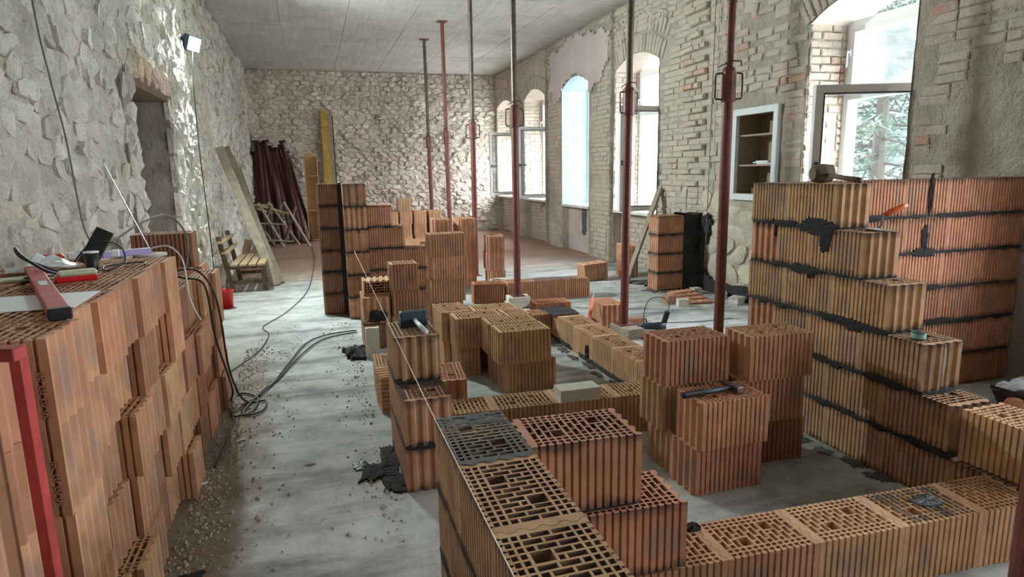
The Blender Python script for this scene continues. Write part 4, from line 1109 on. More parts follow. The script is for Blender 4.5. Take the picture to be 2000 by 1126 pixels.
for k, (x, y, z, r, mt) in enumerate(((2.23, 7.03, 0, 4, 'aac'), (2.235, 7.03, .065, -6, 'aac'), (2.42, 6.93, 0, 40, 'aac'))):
    m = MB(); m.box((-.13, -.10, 0), (.13, .10, .065), None, .005) if k < 2 else m.box((-.07, -.06, 0), (.07, .06, .05), None, .005)
    tag(obj('brick_bat', m, mt, loc=(x, y, z), rot=(0, 0, R_(r))), ('lower of two flat pale bricks under a steel prop foot', 'upper of two flat pale bricks under a steel prop foot', 'small pale brick piece lying right of the prop on flat bricks')[k], 'brick')
m = MB(); m.box((-.09, -.24, 0), (.09, .09, .10), None, .004); tag(obj('timber_block', m, 'wood_old', loc=(2.79, 5.43, 0), rot=(0, 0, .1)), 'short squared timber block under the foot of a steel prop before the arched windows', 'timber')
m = MB(); m.box((-.14, -.16, 0), (.14, .16, .02), None, .003); tag(obj('board_offcut', m, 'wood_old', loc=(3.02, 5.18, 0), rot=(0, 0, .15)), 'flat board offcut on the floor right of the prop on the timber block', 'board')
m = MB(); m.box((-.09, -.05, 0), (.09, .05, .065), None, .006); tag(obj('brick_bat', m, 'clay', loc=(3.10, 5.77, 0), rot=(0, 0, -.15)), 'orange brick piece on the bright floor beyond the timber block', 'brick')

# props stacked in the far left corner
for k in range(13):
    f = k/12; xb = -1.22+1.12*f+rnd(-.03, .03); yb_ = 15.95+.25*math.sin(k*1.7); zt = 2.25+rnd(-.16, .16)+(.14 if k == 10 else 0)
    xt = -1.27+.72*f+rnd(-.03, .03); p0 = Vector((xb, yb_, 0.03)); p1 = Vector((xt, YB-.16-.05*(k % 3), zt))
    t = thing('steel_prop', 'dark red steel prop leaning in the far left corner, %s of thirteen from the left' % (ORD[k] if k else 'first'), 'prop', (xb, yb_, 0), group='steel props leaning in the corner')
    q0 = p0-Vector((xb, yb_, 0)); q1 = p1-Vector((xb, yb_, 0)); d = (q1-q0).normalized()
    m = MB(); m.tube([q0, q0.lerp(q1, .86)], .043, 8); obj('outer_tube', m, 'steel_red_dark', t)
    m = MB(); m.tube([q0.lerp(q1, .86), q1], .034, 8); obj('inner_tube', m, 'steel_red_dark', t)
    m = MB(); m.bar(q1, q1+d*.012, .15, .15, Y); obj('head_plate', m, 'steel_red_dark', t)
    m = MB(); m.bar(q0-d*.01, q0, .14, .14, Y); obj('base_plate', m, 'steel_red_dark', t)
    m = MB(); c = q0.lerp(q1, .80); m.tube([c, c+d*.2], .055, 8); col = obj('collar', m, 'steel_red_dark', t)
    m = MB(); s_ = X; m.tube([c+s_*.05, c+s_*.10, c+s_*.10+d*.16, c+s_*.05+d*.18], .008, 5); obj('nut_handle', m, 'steel_dark', col)
# folded trestles in front of them
for k, (x, y, r, l) in enumerate(((-.95, 15.35, .35, 'rear'), (-.72, 15.05, .1, 'front'))):
    t = thing('folding_trestle', '%s folded wooden trestle leaning on the corner props' % l, 'trestle', (x, y, 0), (0, 0, r))
    for s_ in (-.27, .27):
        m = MB(); m.bar((s_+.3, -.1, .0), (s_-.15, .45, .98), .05, .04); obj('leg', m, 'wood_old', t)
        m = MB(); m.bar((s_-.25, .1, .0), (s_+.1, .4, .9), .05, .04); obj('leg', m, 'wood_dark', t)
    for a, b in ((.12, .18), (.5, .55), (.93, .96)):
        m = MB(); m.bar((.03-.45*a+.27, -.1+.55*a, a), (.03-.45*a-.28, -.1+.55*a, b), .06, .03); obj('crossbar', m, 'wood_old', t)
    m = MB(); m.bar((-.45, .4, .95), (.2, .45, .72), .05, .05); obj('top_rail', m, 'wood_bench', t)

# narrow arched shelf unit and yellow formwork beams at the back wall
t = thing('shelf_unit', 'tall narrow pale plywood shelf unit with an arched top, by the back wall', 'shelf', (0.0, 16.3, 0))
w2, dp, hh = .15, .26, 2.02
for s_ in (-1, 1):
    m = MB(); m.box((s_*w2-.01, -dp/2, 0), (s_*w2+.01, dp/2, hh)); obj('side_panel', m, 'wood_pale', t)
m = MB(); n_ = 14; pts = [(-w2, 0), (w2, 0)]+[(w2*math.cos(math.pi*k/n_), hh+.1*math.sin(math.pi*k/n_)) for k in range(n_+1)]
vs = [(x, dp/2-.012, z) for x, z in pts]+[(x, dp/2, z) for x, z in pts]; k_ = len(pts)
m.add(vs, [tuple(range(k_)), tuple(range(2*k_-1, k_-1, -1))]+[(i, (i+1) % k_, k_+(i+1) % k_, k_+i) for i in range(k_)]); obj('back_panel', m, 'wood_pale', t)
for zz in (.02, .72, 1.55):
    m = MB(); m.box((-w2+.01, -dp/2, zz), (w2-.01, dp/2-.012, zz+.02)); obj('shelf', m, 'wood_pale', t)
for k, (x, h_, wd) in enumerate(((.40, 3.14, .17), (.535, 3.08, .10))):
    t = thing('formwork_beam', ('wide yellow formwork board standing against the back wall', 'narrow dark edged formwork board right of the wide yellow one')[k], 'board', (x, 16.82, 0))
    m = MB(); m.bar((0, -.12, 0), (0, .08, h_), wd, .045, Y); obj('board', m, 'wood_yellow' if k == 0 else 'wood_old', t)
    if k == 0:
        for zz in (2.75, .5): m = MB(); m.bar((-wd/2, -.12+.2*zz/h_-.028, zz), (wd/2, -.12+.2*zz/h_-.028, zz), .04, .012, Z); obj('end_band', m, 'steel_dark', t)
    else: m = MB(); m.bar((wd/2+.01, -.12, 0), (wd/2+.01, .08, h_-.05), .022, .05, Y); obj('edge_strip', m, 'black', t)

# planks leaning on the left wall
for k, (xb, yb_, yt, zt, wd, mt) in enumerate(((-.60, 9.72, 10.35, 2.0, .125, 'wood_old'), (-.55, 9.90, 11.1, 2.03, .115, 'wood_mid'), (-.57, 10.05, 12.1, 1.93, .05, 'wood_old'), (-.60, 10.35, 12.8, 1.72, .06, 'wood_dark'))):
    m = MB(); m.bar((xb, yb_, 0.015), (XL+.09, yt, zt), .035, wd, X)
    tag(obj('plank', m, mt), ('nearest weathered plank leaning on the left wall over the bench', 'second weathered plank leaning behind the nearest one on the left wall', 'third leaning plank, partly hidden, on the left wall', 'thin dark batten leaning behind the planks on the left wall')[k], 'plank', 'planks leaning on the left wall')

# bench
def bench(lab, x, y, L, mt, rot=0):
    t = thing('bench', lab, 'bench', (x, y, 0), (0, 0, rot))
    for k in range(4):
        m = MB(); m.box((-.16+k*.115, 0, .37), (-.16+k*.115+.095, L, .40), None, .004); obj('seat_slat', m, mt, t)
    for yy in (.1, L-.16):
        for xx in (.22, -.14):
            m = MB(); m.box((xx, yy, 0), (xx+.075, yy+.06, .37)) if xx > 0 else m.bar((xx-.02, yy+.025, 0), (xx-.15, yy+.025, .78), .06, .05, Y); obj('leg', m, 'wood_dark', t)
        m = MB(); m.box((-.2, yy+.005, .32), (.28, yy+.045, .37)); obj('seat_bearer', m, 'wood_dark', t)
        m = MB(); m.box((-.16, yy+.01, .11), (.24, yy+.04, .16)); obj('stretcher', m, 'wood_dark', t)
    for z_ in (.56, .70):
        m = MB(); m.bar((-.15-.13*(z_-.37)/.41, 0, z_), (-.15-.13*(z_-.37)/.41, L, z_), .025, .08, X); obj('back_slat', m, mt, t)
    return t
bench('old wooden slatted bench with a back rest standing at the left wall', -.98, 9.28, 1.25, 'wood_bench')
m = MB(); m.bar((-.13, 0, 0), (.04, .0, .62), .12, .03, Y); m2 = m
tag(obj('leaning_board', m, 'wood_bench', loc=(-1.06, 11.0, .0), rot=(.3, 0, 0)), 'short reddish board propped behind the far end of the bench', 'board')

# bucket
t = thing('bucket', 'bright red plastic bucket on the floor past the left pile', 'bucket', (-1.10, 8.3, 0))
m = MB(); m.lathe([(.075, 0), (.088, .20), (.096, .205), (.096, .225), (.09, .225), (.084, .20), (.072, .01), (0.0001, .01)], 20); obj('body', m, 'bucket_red', t, smooth=True)
m = MB(); m.tube([(.095*math.cos(a), .02*math.sin(a)+.095*0, .21+.03*abs(math.sin(a))) for a in [math.pi*k/10 for k in range(11)]], .004, 5); obj('handle', m, 'black', t)
m = MB(); m.bar((0, 0, .02), (.03, .03, .36), .012, .02); obj('stirring_stick', m, 'wood_dark', t)

# leaning board, rubble by the pillar
m = MB(); m.bar((4.12, 7.93, .01), (4.80, 8.24, 1.30), .03, .11, Y); tag(obj('leaning_plank', m, 'wood_old'), 'grey plank leaning from the floor to the window sill beside the block pillar', 'plank')
def chunk(name, x, y, z, sx, sy, sz, rot, mt, lab, cat, rag=.18, group=None):
    m = MB(); bmx = bmesh.new(); bmesh.ops.create_cube(bmx, size=1); bmesh.ops.subdivide_edges(bmx, edges=bmx.edges[:], cuts=2, use_grid_fill=True)
    for v in bmx.verts:
        v.co += Vector((rnd(-1, 1), rnd(-1, 1), rnd(-1, 1)*(v.co.z > -.49)))*rag*.35; v.co.z = max(v.co.z, -.5)
    m.add([(v.co.x*sx, v.co.y*sy, (v.co.z+.5)*sz) for v in bmx.verts], [[v.index for v in f.verts] for f in bmx.faces]) if (bmx.verts.index_update() is None) else 0
    bmx.free(); return tag(obj(name, m, mt, loc=(x, y, z), rot=(0, 0, rot)), lab, cat, group)
chunk('brick_bat', 3.98, 6.55, 0, .14, .10, .09, .3, 'clay', 'brown broken brick at the left of the rubble heap by the pillar', 'brick', .1)
chunk('white_block', 4.02, 6.33, 0, .12, .09, .085, -.2, 'aac', 'white lime block in front of the broken bricks by the pillar', 'block', .08)
for k in range(4):
    m = MB(); n_ = 9; L = .36
    for i in range(n_):
        a = -L/2+L*i/n_; m.box((a+.003, -.05, 0), (a+L/n_-.003, .05, .03+.006*(i % 2)))
    m.box((-L/2, -.05, 0), (L/2, .05, .028))
    m2 = MB(); Rm = Matrix.Rotation(R_(90), 4, 'Z')
    o = tag(obj('block_shard', m, 'clay', loc=(4.26+.03*k-.02*(k == 3), 6.40+.15*k, .0+.012*k), rot=(R_(6), 0, R_(-6+5*k))), 'ribbed clay shard, %s from the front in the rubble heap by the pillar' % ORD[k], 'brick', 'ribbed shards in the rubble heap')
    o.color = jt(TINTS['p'])
for k, (x, y, s_) in enumerate(((4.60, 6.95, .10), (4.70, 6.55, .11), (4.66, 6.2, .13), (4.70, 5.9, .10))):
    chunk('rubble_stone', x, y, 0, s_, s_*1.2, s_*.7, k, 'rubble' if k % 2 else 'concrete_blk', ('grey rubble stone right of the pillar mortar', 'brown rubble stone at the foot of the window wall', 'large pale rubble stone below the wall cupboard', 'small brown rubble stone below the wall cupboard')[k], 'stone', .25)
patch('shade_hollow', Vector((XR-.03, 0, 0)), Y, Z, nr, 6.6, .07, .55, .11, .02, 'mortar', wr, 51, rag=.6)  # dark patch painted in for the shaded cavity at the wall foot
patch('dirt_heap', Vector((0, 0, .0)), X, Y, Z, 4.5, 7.85, .3, .25, .03, 'dirt', wr, 52, rag=.6)

# ------------------------------------------------------------------ tools and small things on the walls
def handle_tool(name, lab, cat, loc, rz, head_fn, hL, hr, hmat, hm='blue_steel', tilt=0, hz=.02):
    t = thing(name, lab, cat, loc, (0, 0, rz)); m = MB(); head_fn(m); obj('head', m, hm, t)
    m = MB(); m.tube([(.0, 0, hz), (-hL*.5, 0, hz+tilt*.5), (-hL, 0, hz+tilt)], [hr*.8, hr, hr*1.1], 10); obj('handle', m, hmat, t, smooth=True); return t
def h_hammer(m):
    m.box((-.018, -.05, .004), (.018, .04, .036), None, .004); m.add([(-.016, .04, .006), (.016, .04, .006), (.016, .04, .034), (-.016, .04, .034), (-.004, .12, .016), (.004, .12, .016), (.004, .12, .024), (-.004, .12, .024)], [(0, 1, 5, 4), (1, 2, 6, 5), (2, 3, 7, 6), (3, 0, 4, 7), (4, 5, 6, 7)])
ht = handle_tool('brick_hammer', "bricklayer's hammer with a dark handle lying on the pink ribbed block", 'hammer', (1.945, 2.575, 2*BH), .06, h_hammer, .30, .013, 'blue_steel', 'steel', .0, .02)
m = MB(); m.tube([(-.18, 0, .02), (-.30, 0, .02)], .017, 10); obj('grip', m, 'black', ht)
def h_mallet(m): m.lathe([(.042, -.075), (.047, -.065), (.047, .065), (.042, .075)], 18, Matrix.Translation((0, 0, .047)) @ Matrix.Rotation(R_(90), 4, 'X'))
handle_tool('rubber_mallet', 'blue black rubber mallet with a pale handle on the mallet pier', 'mallet', (.485, 3.47, 2*C_+BH), R_(93), h_mallet, .33, .013, 'white', 'blue_steel', .0, .047)
def h_maul(m): m.lathe([(.038, -.06), (.052, -.045), (.056, .0), (.05, .05), (.036, .06)], 18, Matrix.Translation((0, 0, .056)) @ Matrix.Rotation(R_(90), 4, 'X'))
handle_tool('wooden_maul', 'dark headed wooden maul lying on top of the tall stepped wall', 'mallet', (2.84, 3.05, 5*C_+BH), R_(78), h_maul, .36, .014, 'wood_dark', 'wood_dark', -.03, .05)
# trowel
t = thing('trowel', 'trowel with an orange handle lying on the stepped wall', 'trowel', (2.90, 2.73, 4*C_+BH+.006), (0, 0, R_(-15)))
m = MB(); m.add([(-.0, .05, 0), (-.045, -.03, 0), (-.035, -.13, 0), (0, -.19, 0), (.035, -.13, 0), (.045, -.03, 0)]+[(-.0, .05, .003), (-.045, -.03, .003), (-.035, -.13, .003), (0, -.19, .003), (.035, -.13, .003), (.045, -.03, .003)], [(5, 4, 3, 2, 1, 0), (6, 7, 8, 9, 10, 11)]+[(i, (i+1) % 6, 6+(i+1) % 6, 6+i) for i in range(6)]); obj('blade', m, 'steel', t)
m = MB(); m.tube([(.03, .0, .003), (.06, .0, .02), (.055, .0, .06), (.07, .0, .075)], .006, 6); obj('shank', m, 'steel', t, smooth=True)
m = MB(); m.tube([(.065, 0, .072), (.10, 0, .09), (.16, 0, .115), (.185, .0, .125)], [.012, .017, .015, .011], 10); obj('handle', m, 'orange', t, smooth=True)
# line spool
t = thing('line_spool', 'small spool of pale green line on the stepped wall', 'spool', (2.78, 2.29, 2*C_+BH))
m = MB(); m.lathe([(.034, 0), (.034, .004), (.026, .005), (.026, .035), (.034, .036), (.034, .04), (.012, .04), (.012, .03)], 18); obj('reel', m, 'mortar_wet', t)
m = MB(); m.lathe([(.0265, .006), (.033, .010), (.033, .030), (.0265, .034)], 18); obj('line', m, 'teal', t)
# white block on the low wall, white brick standing at the pier
chunk('white_block', 1.425, 3.35, BH, .25, .125, .075, -.02, 'aac', 'pale white block lying on the low middle wall', 'block', .03)
chunk('white_brick', .405, 5.46, 0, .115, .06, .275, 0, 'aac', 'pale brick standing upright against the mortared pier', 'brick', .06)
chunk('white_brick', 2.18, 7.62, .0, .22, .1, .25, 0, 'aac', 'pale rounded block just behind the dark red ribbed block', 'brick', .15)
chunk('brick_bat', .725, 3.86, 0, .2, .3, .09, 0, 'clay', 'brick lump under the pink ribbed block behind the mallet pier', 'brick', .0)
# folded rule leaning on a block
t = thing('wooden_lath', 'orange lath with a grey tip leaning on the block by the timber footed prop', 'lath', (2.56, 5.72, 0))
m = MB(); m.bar((0, 0, .09), (.10, .12, .30), .035, .012, Y); obj('orange_part', m, 'orange', t); m = MB(); m.bar((-.045, -.05, .0), (0, 0, .09), .03, .01, Y); obj('dark_end', m, 'blue_steel', t); m = MB(); m.bar((.10, .12, .30), (.115, .138, .34), .012, .006, Y); obj('tip', m, 'steel', t)
# power tool on the bright floor
t = thing('power_drill', 'black corded power drill lying on the bright floor', 'drill', (3.14, 5.42, 0), (0, 0, R_(-20)))
m = MB(); m.tube([(-.16, 0, .05), (-.12, 0, .05), (-.11, 0, .05), (.0, 0, .05), (.02, 0, .05), (.10, 0, .05)], [.02, .03, .034, .036, .042, .042], 12); obj('motor_housing', m, 'blue_steel', t, smooth=True)
m = MB(); m.tube([(-.20, 0, .045), (-.14, 0, .05)], [.012, .02], 10); obj('chuck', m, 'black', t)
m = MB(); m.bar((.07, 0, .03), (.12, 0, .20), .05, .04, Y, .008); obj('grip', m, 'black', t)
m = MB(); m.bar((-.08, 0, .09), (-.10, .0, .13), .02, .02, Y); obj('side_switch', m, 'steel', t)
obj_ = curve('power_cord', [(.12, 0, .20), (.13, 0, .27), (.08, .02, .33), (-.04, .03, .32), (-.10, .02, .22), (-.08, .1, .05), (.1, .3, .01), (.5, .35, .008), (.9, .5, .008)], .004, 'cable', t)
# mortar tub at the right
t = thing('mortar_tub', 'black tub heaped with grey mortar beyond the stepped wall at the right edge', 'tub', (4.33, 2.60, 0), (0, 0, .12))
m = MB(); n_ = 4
vs = [(-.22, -.16, 0), (.3, -.16, 0), (.3, .16, 0), (-.22, .16, 0), (-.29, -.22, .19), (.4, -.22, .19), (.4, .22, .19), (-.29, .22, .19)]; m.add(vs, [(0, 3, 2, 1), (0, 1, 5, 4), (1, 2, 6, 5), (2, 3, 7, 6), (3, 0, 4, 7)]); ob_ = obj('tub_body', m, 'black', t); sm = ob_.modifiers.new('t', 'SOLIDIFY'); sm.thickness = .008
m = rough_sheet(Vector((0, 0, .18)), X, Y, Z, -.29, .40, -.22, .22, .035, .03, 9); m.v = [(x, y, z+.10*math.exp(-((x-.15)**2/.05+y*y/.04))) for x, y, z in m.v]; obj('mortar_heap', m, 'mortar_pale', t, smooth=True)
for k, (x, y, s_, q) in enumerate(((3.75, 2.95, .06, 'clay'), (3.95, 3.05, .08, 'clay'), (3.62, 2.8, .05, 'rubble'))):
    chunk('brick_bat', x, y, 0, s_, s_*1.5, s_*.6, k, q, ('small orange brick chip left of the mortar tub', 'larger orange brick chip behind the mortar tub', 'brown rubble bit left of the mortar tub')[k], 'brick')

# ------------------------------------------------------------------ things on and around the left pile (top at 1.19)
ZT = 5*BH
m = MB(); m.box((-.21, -.15, 0), (.21, .15, .0015)); tag(obj('paper_sheet', m, 'paper', loc=(-.94, 2.37, ZT), rot=(0, 0, R_(2))), 'large white paper sheet lying on the left pile under the red level', 'paper')
t = thing('spirit_level', 'long worn red straightedge with a black end cap lying across the paper', 'level', (-.92, 2.57, ZT+.002), (0, 0, R_(112.4)))
m = MB(); m.box((-.57, -.027, 0), (.60, .027, .032), None, .003); obj('body', m, 'level_red', t)
m = MB(); m.box((-.595, -.029, 0), (-.565, .029, .034), None, .004); obj('end_cap', m, 'black', t)
m = MB(); m.box((-.05, -.012, .032), (.05, .012, .034)); obj('label', m, 'white', t)
t = thing('red_angle_frame', 'red painted metal square standing against the near end of the left pile', 'frame', (-.60, 1.50, 0))
m = MB(); m.bar((.0, .0, 0), (0, 0, 1.245), .036, .022, X, .002); obj('upright', m, 'level_red', t)
m = MB(); m.bar((.011, -.016, 1.232), (-.62, .24, 1.232), .034, .028, Z, .002); obj('arm', m, 'level_red', t)
t = thing('paper_cup', 'black disposable coffee cup with a white rim on the left pile', 'cup', (-.935, 3.15, ZT))
m = MB(); m.lathe([(.021, 0), (.022, .003), (.029, .074), (.026, .074), (.020, .006), (.0001, .006)], 20); obj('body', m, 'black', t, smooth=True)
m = MB(); m.lathe([(.028, .073), (.031, .074), (.031, .079), (.027, .080)], 20); obj('rim', m, 'white', t)
t = thing('phone_holder', 'black flat box propped up behind the coffee cup', 'box', (-1.02, 3.36, ZT)); m = MB(); m.bar((0, 0, 0.0), (.08, .05, .15), .075, .022, Y, .003); obj('body', m, 'black', t)
t = thing('measuring_tape', 'red and pale green tape measure lying beside the red level', 'tape measure', (-.90, 2.83, ZT), (0, 0, R_(20)))
m = MB(); m.box((-.07, -.035, 0), (.07, .035, .022), None, .006); obj('base', m, 'bucket_red', t); m = MB(); m.box((-.06, -.032, .022), (.07, .032, .042), None, .008); obj('cover', m, 'greenish', t)
m = MB(); m.bar((-.07, 0, .028), (-.16, -.02, .03), .012, .006); obj('strap', m, 'black', t)
m = MB(); n_ = 10
m = rough_sheet(Vector((0, 0, 0)), X, Y, Z, -.13, .13, -.08, .08, .03, .0, 1); m.v = [(x, y, .012+.075*math.exp(-(x*x/.008+y*y/.004))*(.8+.5*nz(x*30, y*30, 2))+.012*abs(nz(x*40, y*40, 1))) for x, y, z in m.v]
tag(obj('plastic_bag', m, 'foil', loc=(-1.13, 3.18, ZT), rot=(0, 0, .4)), 'crumpled bluish plastic bag by the wall behind the red level', 'bag')
m = MB(); m.box((-.11, -.03, 0), (.11, .03, .035), None, .006); t = tag(obj('power_strip', m, 'white', loc=(-1.06, 3.62, ZT), rot=(0, 0, R_(10))), 'white socket strip on the left pile right of the coffee cup', 'power strip')
for k in range(3):
    m = MB(); m.lathe([(.018, .035), (.018, .037)], 10, Matrix.Translation((-.06+.06*k, 0, 0))); obj('socket', m, 'cable_grey', t)
m = MB(); m.box((-.11, -.03, 0), (.11, .03, .03), None, .004); tag(obj('lilac_box', m, 'purple', loc=(-.93, 3.66, ZT), rot=(0, 0, R_(25))), 'lilac plastic packet on the left pile beside the socket strip', 'box')
m = MB(); m.box((-.05, -.035, 0), (.05, .035, .05), None, .01); tag(obj('red_pack', m, 'bucket_red', loc=(-1.17, 3.40, ZT), rot=(0, 0, .3)), 'small red pack at the wall behind the lilac packet', 'box')
m = MB(); m.box((-.09, -.05, 0), (.09, .05, .012), None, .004); tag(obj('yellow_rag', m, 'greenish', loc=(-1.10, 2.93, ZT), rot=(0, 0, .5)), 'yellowish folded rag by the wall beside the red level', 'rag')
t = thing('cable_reel', 'grey round cable reel on the lower part of the left pile', 'reel', (-.97, 4.36, 4*BH))
m = MB(); m.lathe([(.085, 0), (.085, .012), (.06, .014), (.06, .155), (.085, .157), (.085, .17), (.03, .17), (.028, .16)], 20); obj('drum', m, 'concrete_blk', t)
m = MB(); m.lathe([(.061, .02), (.074, .03), (.074, .14), (.061, .15)], 16); obj('wound_cable', m, 'cable_grey', t)
tag(curve('black_cable', [(-1.08, 3.4, ZT+.01), (-1.0, 3.38, ZT+.09), (-.86, 3.25, ZT+.10), (-.80, 3.12, ZT+.04), (-.84, 3.02, ZT+.008), (-.90, 3.2, ZT+.006), (-.78, 3.3, ZT+.006), (-.74, 3.18, ZT+.006)], .0035, 'cable'), 'thin black cable looping beside the coffee cup', 'cable')
tag(curve('charger_cable', [(-.96, 2.98, ZT+.006), (-1.02, 2.92, ZT+.03), (-1.10, 2.93, ZT+.09), (-1.15, 3.0, ZT+.12), (-1.12, 2.98, ZT+.08), (-1.0, 3.0, ZT+.01)], .006, 'cable'), 'black forked cable sticking up by the plastic bag', 'cable')
tag(curve('white_cable', [(-.85, 3.74, ZT+.02), (-.76, 3.72, ZT+.035), (-.70, 3.66, ZT+.01), (-.66, 3.60, ZT-.05), (-.655, 3.62, ZT-.22), (-.63, 3.60, ZT-.30), (-.60, 3.55, ZT-.34)], .004, 'cable_white'), 'white cable hanging over the edge of the left pile', 'cable')
tag(curve('arched_cable', [(-1.10, 3.95, ZT+.02), (-1.0, 4.3, ZT+.12), (-.90, 4.55, ZT+.15), (-.80, 4.55, ZT+.02), (-.82, 4.5, 4*BH+.05), (-.9, 4.42, 4*BH+.02)], .006, 'cable_grey'), 'thick grey cable arching above the cable reel', 'cable')
tag(curve('extension_cable', [(-.90, 4.30, 4*BH+.05), (-.78, 4.2, 4*BH+.03), (-.66, 4.15, 4*BH-.02), (-.64, 4.2, .6), (-.60, 4.4, .2), (-.66, 4.7, .012), (-.60, 4.85, .012), (-.48, 4.7, .012), (-.50, 4.42, .012), (-.62, 4.38, .012), (-.58, 4.55, .012), (-.42, 4.9, .012), (-.30, 5.5, .012), (-.16, 6.15, .012), (.04, 6.42, .012), (.33, 6.50, .012)], .0065, 'cable'), 'black cable hanging down the left pile and running to the mortared pier', 'cable')
tag(curve('extension_cable', [(-.90, 4.42, 4*BH+.04), (-.74, 4.42, 4*BH+.04), (-.64, 4.4, .8), (-.62, 4.5, .3), (-.56, 4.62, .03), (-.42, 4.62, .012), (-.44, 4.40, .012), (-.55, 4.42, .012), (-.46, 4.85, .012), (-.36, 5.1, .012), (-.20, 5.75, .012), (.0, 6.25, .012), (.33, 6.42, .012)], .0065, 'cable'), 'second black cable looped on the floor in front of the left pile', 'cable')
tag(curve('thin_floor_cable', [(-.10, 15.0, .008), (-.05, 12.5, .008), (-.08, 10.96, .008), (-.17, 9.02, .008), (-.39, 7.73, .008), (-.60, 7.05, .008), (-.52, 6.65, .008), (-.58, 5.99, .008), (-.78, 5.29, .008), (-.70, 4.7, .008), (-.60, 4.3, .008), (-.62, 3.6, .008)], .0045, 'cable'), 'thin dark cable winding along the floor aisle to the far wall', 'cable')
m = MB(); m.tube([(-1.31, 4.9, 1.68), (-.88, 3.92, ZT+.004)], .004, 6); tag(obj('thin_rod', m, 'steel', None), 'thin metal rod leaning from the left pile onto the wall', 'rod')
tag(curve('wall_cable', [(-1.28, 3.93, 3.4), (-1.29, 4.0, 2.47), (-1.28, 4.06, 2.1), (-1.29, 4.2, 1.8), (-1.28, 4.26, 1.3), (-1.2, 4.2, 1.19)], .005, 'cable_grey'), 'grey cable hanging down the left wall above the pile', 'cable')
# work lamp high on the left wall
t = thing('work_lamp', 'bright white LED work lamp mounted high on the left wall', 'lamp', (XL+.08, 8.82, 3.16), (0, R_(18), R_(-22)))
m = MB(); m.box((-.03, -.13, -.09), (.04, .13, .09), None, .008); obj('housing', m, 'blue_steel', t)
m = MB(); m.box((.04, -.11, -.075), (.046, .11, .075)); obj('led_panel', m, 'lamp', t)
m = MB(); m.tube([(0, -.15, 0), (-.06, -.15, .03), (-.06, .15, .03), (0, .15, 0)], .008, 6); obj('bracket', m, 'black', t)
tag(curve('lamp_cable', [(XL+.09, 8.8, 3.08), (XL+.07, 8.74, 2.6), (XL+.06, 8.76, 1.86), (XL+.07, 8.81, 1.0), (XL+.08, 8.8, .02)], .006, 'cable'), 'dark cable hanging straight down from the work lamp', 'cable')
ld = bpy.data.lights.new('work_lamp_light', 'AREA'); ld.shape = 'RECTANGLE'; ld.size = .22; ld.size_y = .15; ld.energy = LAMP_POWER; ld.color = (.86, 1.0, .97)
lo = bpy.data.objects.new('work_lamp_light', ld); COL.objects.link(lo); dd = Matrix.Rotation(R_(-22), 3, 'Z') @ Matrix.Rotation(R_(18), 3, 'Y') @ X
lo.location = Vector((XL+.08, 8.82, 3.16))+dd*.055; lo.rotation_euler = dd.to_track_quat('-Z', 'Y').to_euler()
tag(curve('plumb_cable', [(XR-.06, 7.02, 4.0), (XR-.06, 7.03, 2.0), (XR-.06, 7.05, .3)], .005, 'cable_grey'), 'thin grey cable running down the window wall beside the cupboard', 'cable')

# mason's line from the tower to the near wall
m = MB(); m.tube([(.385, 7.085, .765), (.344, 2.1, .752), (.342, .6, .75)], .0016, 4); tag(obj('mason_line', m, 'string'), 'taut pale line stretched along the wall from the block corner to the near wall', 'string')

# mortar splashes, chips and dirt on the floor
def splash(lab, x, y, rx, ry, th, sd, mt='mortar', rag=.5):
    o = patch('mortar_splash', Vector((0, 0, .001)), X, Y, Z, x, y, rx, ry, th, mt, None, sd, 54, rag); o['kind'] = 'stuff'; return tag(o, lab, 'mortar')
for k, (x, y, a_, b_) in enumerate(((.30, 3.10, .06, .10), (.24, 3.26, .10, .12), (.31, 3.42, .05, .14), (.15, 3.36, .04, .05))):
    splash('dark mortar lump on the floor at the foot of the mallet pier, %s from the camera' % ORD[k], x, y, a_, b_, (.012, .016, .012, .008)[k], 80+k, 'mortar_wet' if k == 3 else 'mortar', .5)
splash('dark mortar spilled at the foot of the mortared pier', .28, 5.62, .10, .18, .05, 2)
splash('small dark mortar splash in the aisle', -.30, 2.32, .035, .03, .008, 3); splash('small dark mortar spot near the left pile', -.57, 2.58, .05, .03, .006, 4)
for k in range(7):
    y = 2.35+.17*k; splash('dark wet mortar dropping at the inside foot of the stepped wall, %s from the near end' % ORD[k], 2.66+rnd(-.05, .03), y, rnd(.03, .06), rnd(.05, .10), .004, 60+k, 'dirt', .8)
for k in range(7):
    splash('dark mortar crumb line at the foot of the low diagonal course, patch %s from the near end' % ORD[k], 2.06+rnd(-.03, .02), 3.9+.24*k, rnd(.02, .05), rnd(.06, .11), .008, 70+k, 'dirt', .8)
splash('dirt patch in front of the tower corner', .25, 7.33, .2, .06, .004, 7, 'dirt'); splash('dark mortar and dirt around the foot of the block pillar', 4.30, 7.28, .22, .13, .012, 8, 'dirt', .5)
dm = MB()
for k in range(2600):
    q = random.random()
    if q < .62: x, y = XF+.02+abs(random.gauss(0, .10)), rnd(1.5, 6.2)
    elif q < .75: x, y = .30-abs(random.gauss(0, .12)), rnd(2.5, 7.0)
    elif q < .88: x, y = rnd(2.6, 4.7), rnd(5.0, 8.5)
    else: x, y = rnd(-.6, -.2), rnd(1.0, 7)
    s_ = rnd(.003, .011)*(1.8 if random.random() < .08 else 1); a = rnd(0, 3)
    c = Vector((x, y, s_*.35)); u = Vector((math.cos(a), math.sin(a), rnd(-.2, .2)))*s_; v = Vector((-math.sin(a), math.cos(a), 0))*s_*.7; h = Z*s_*.7
    dm.add([c-u-h*.5, c+v-h*.5, c+u-h*.5, c-v-h*.5, c+h], [(0, 1, 4), (1, 2, 4), (2, 3, 4), (3, 0, 4)])
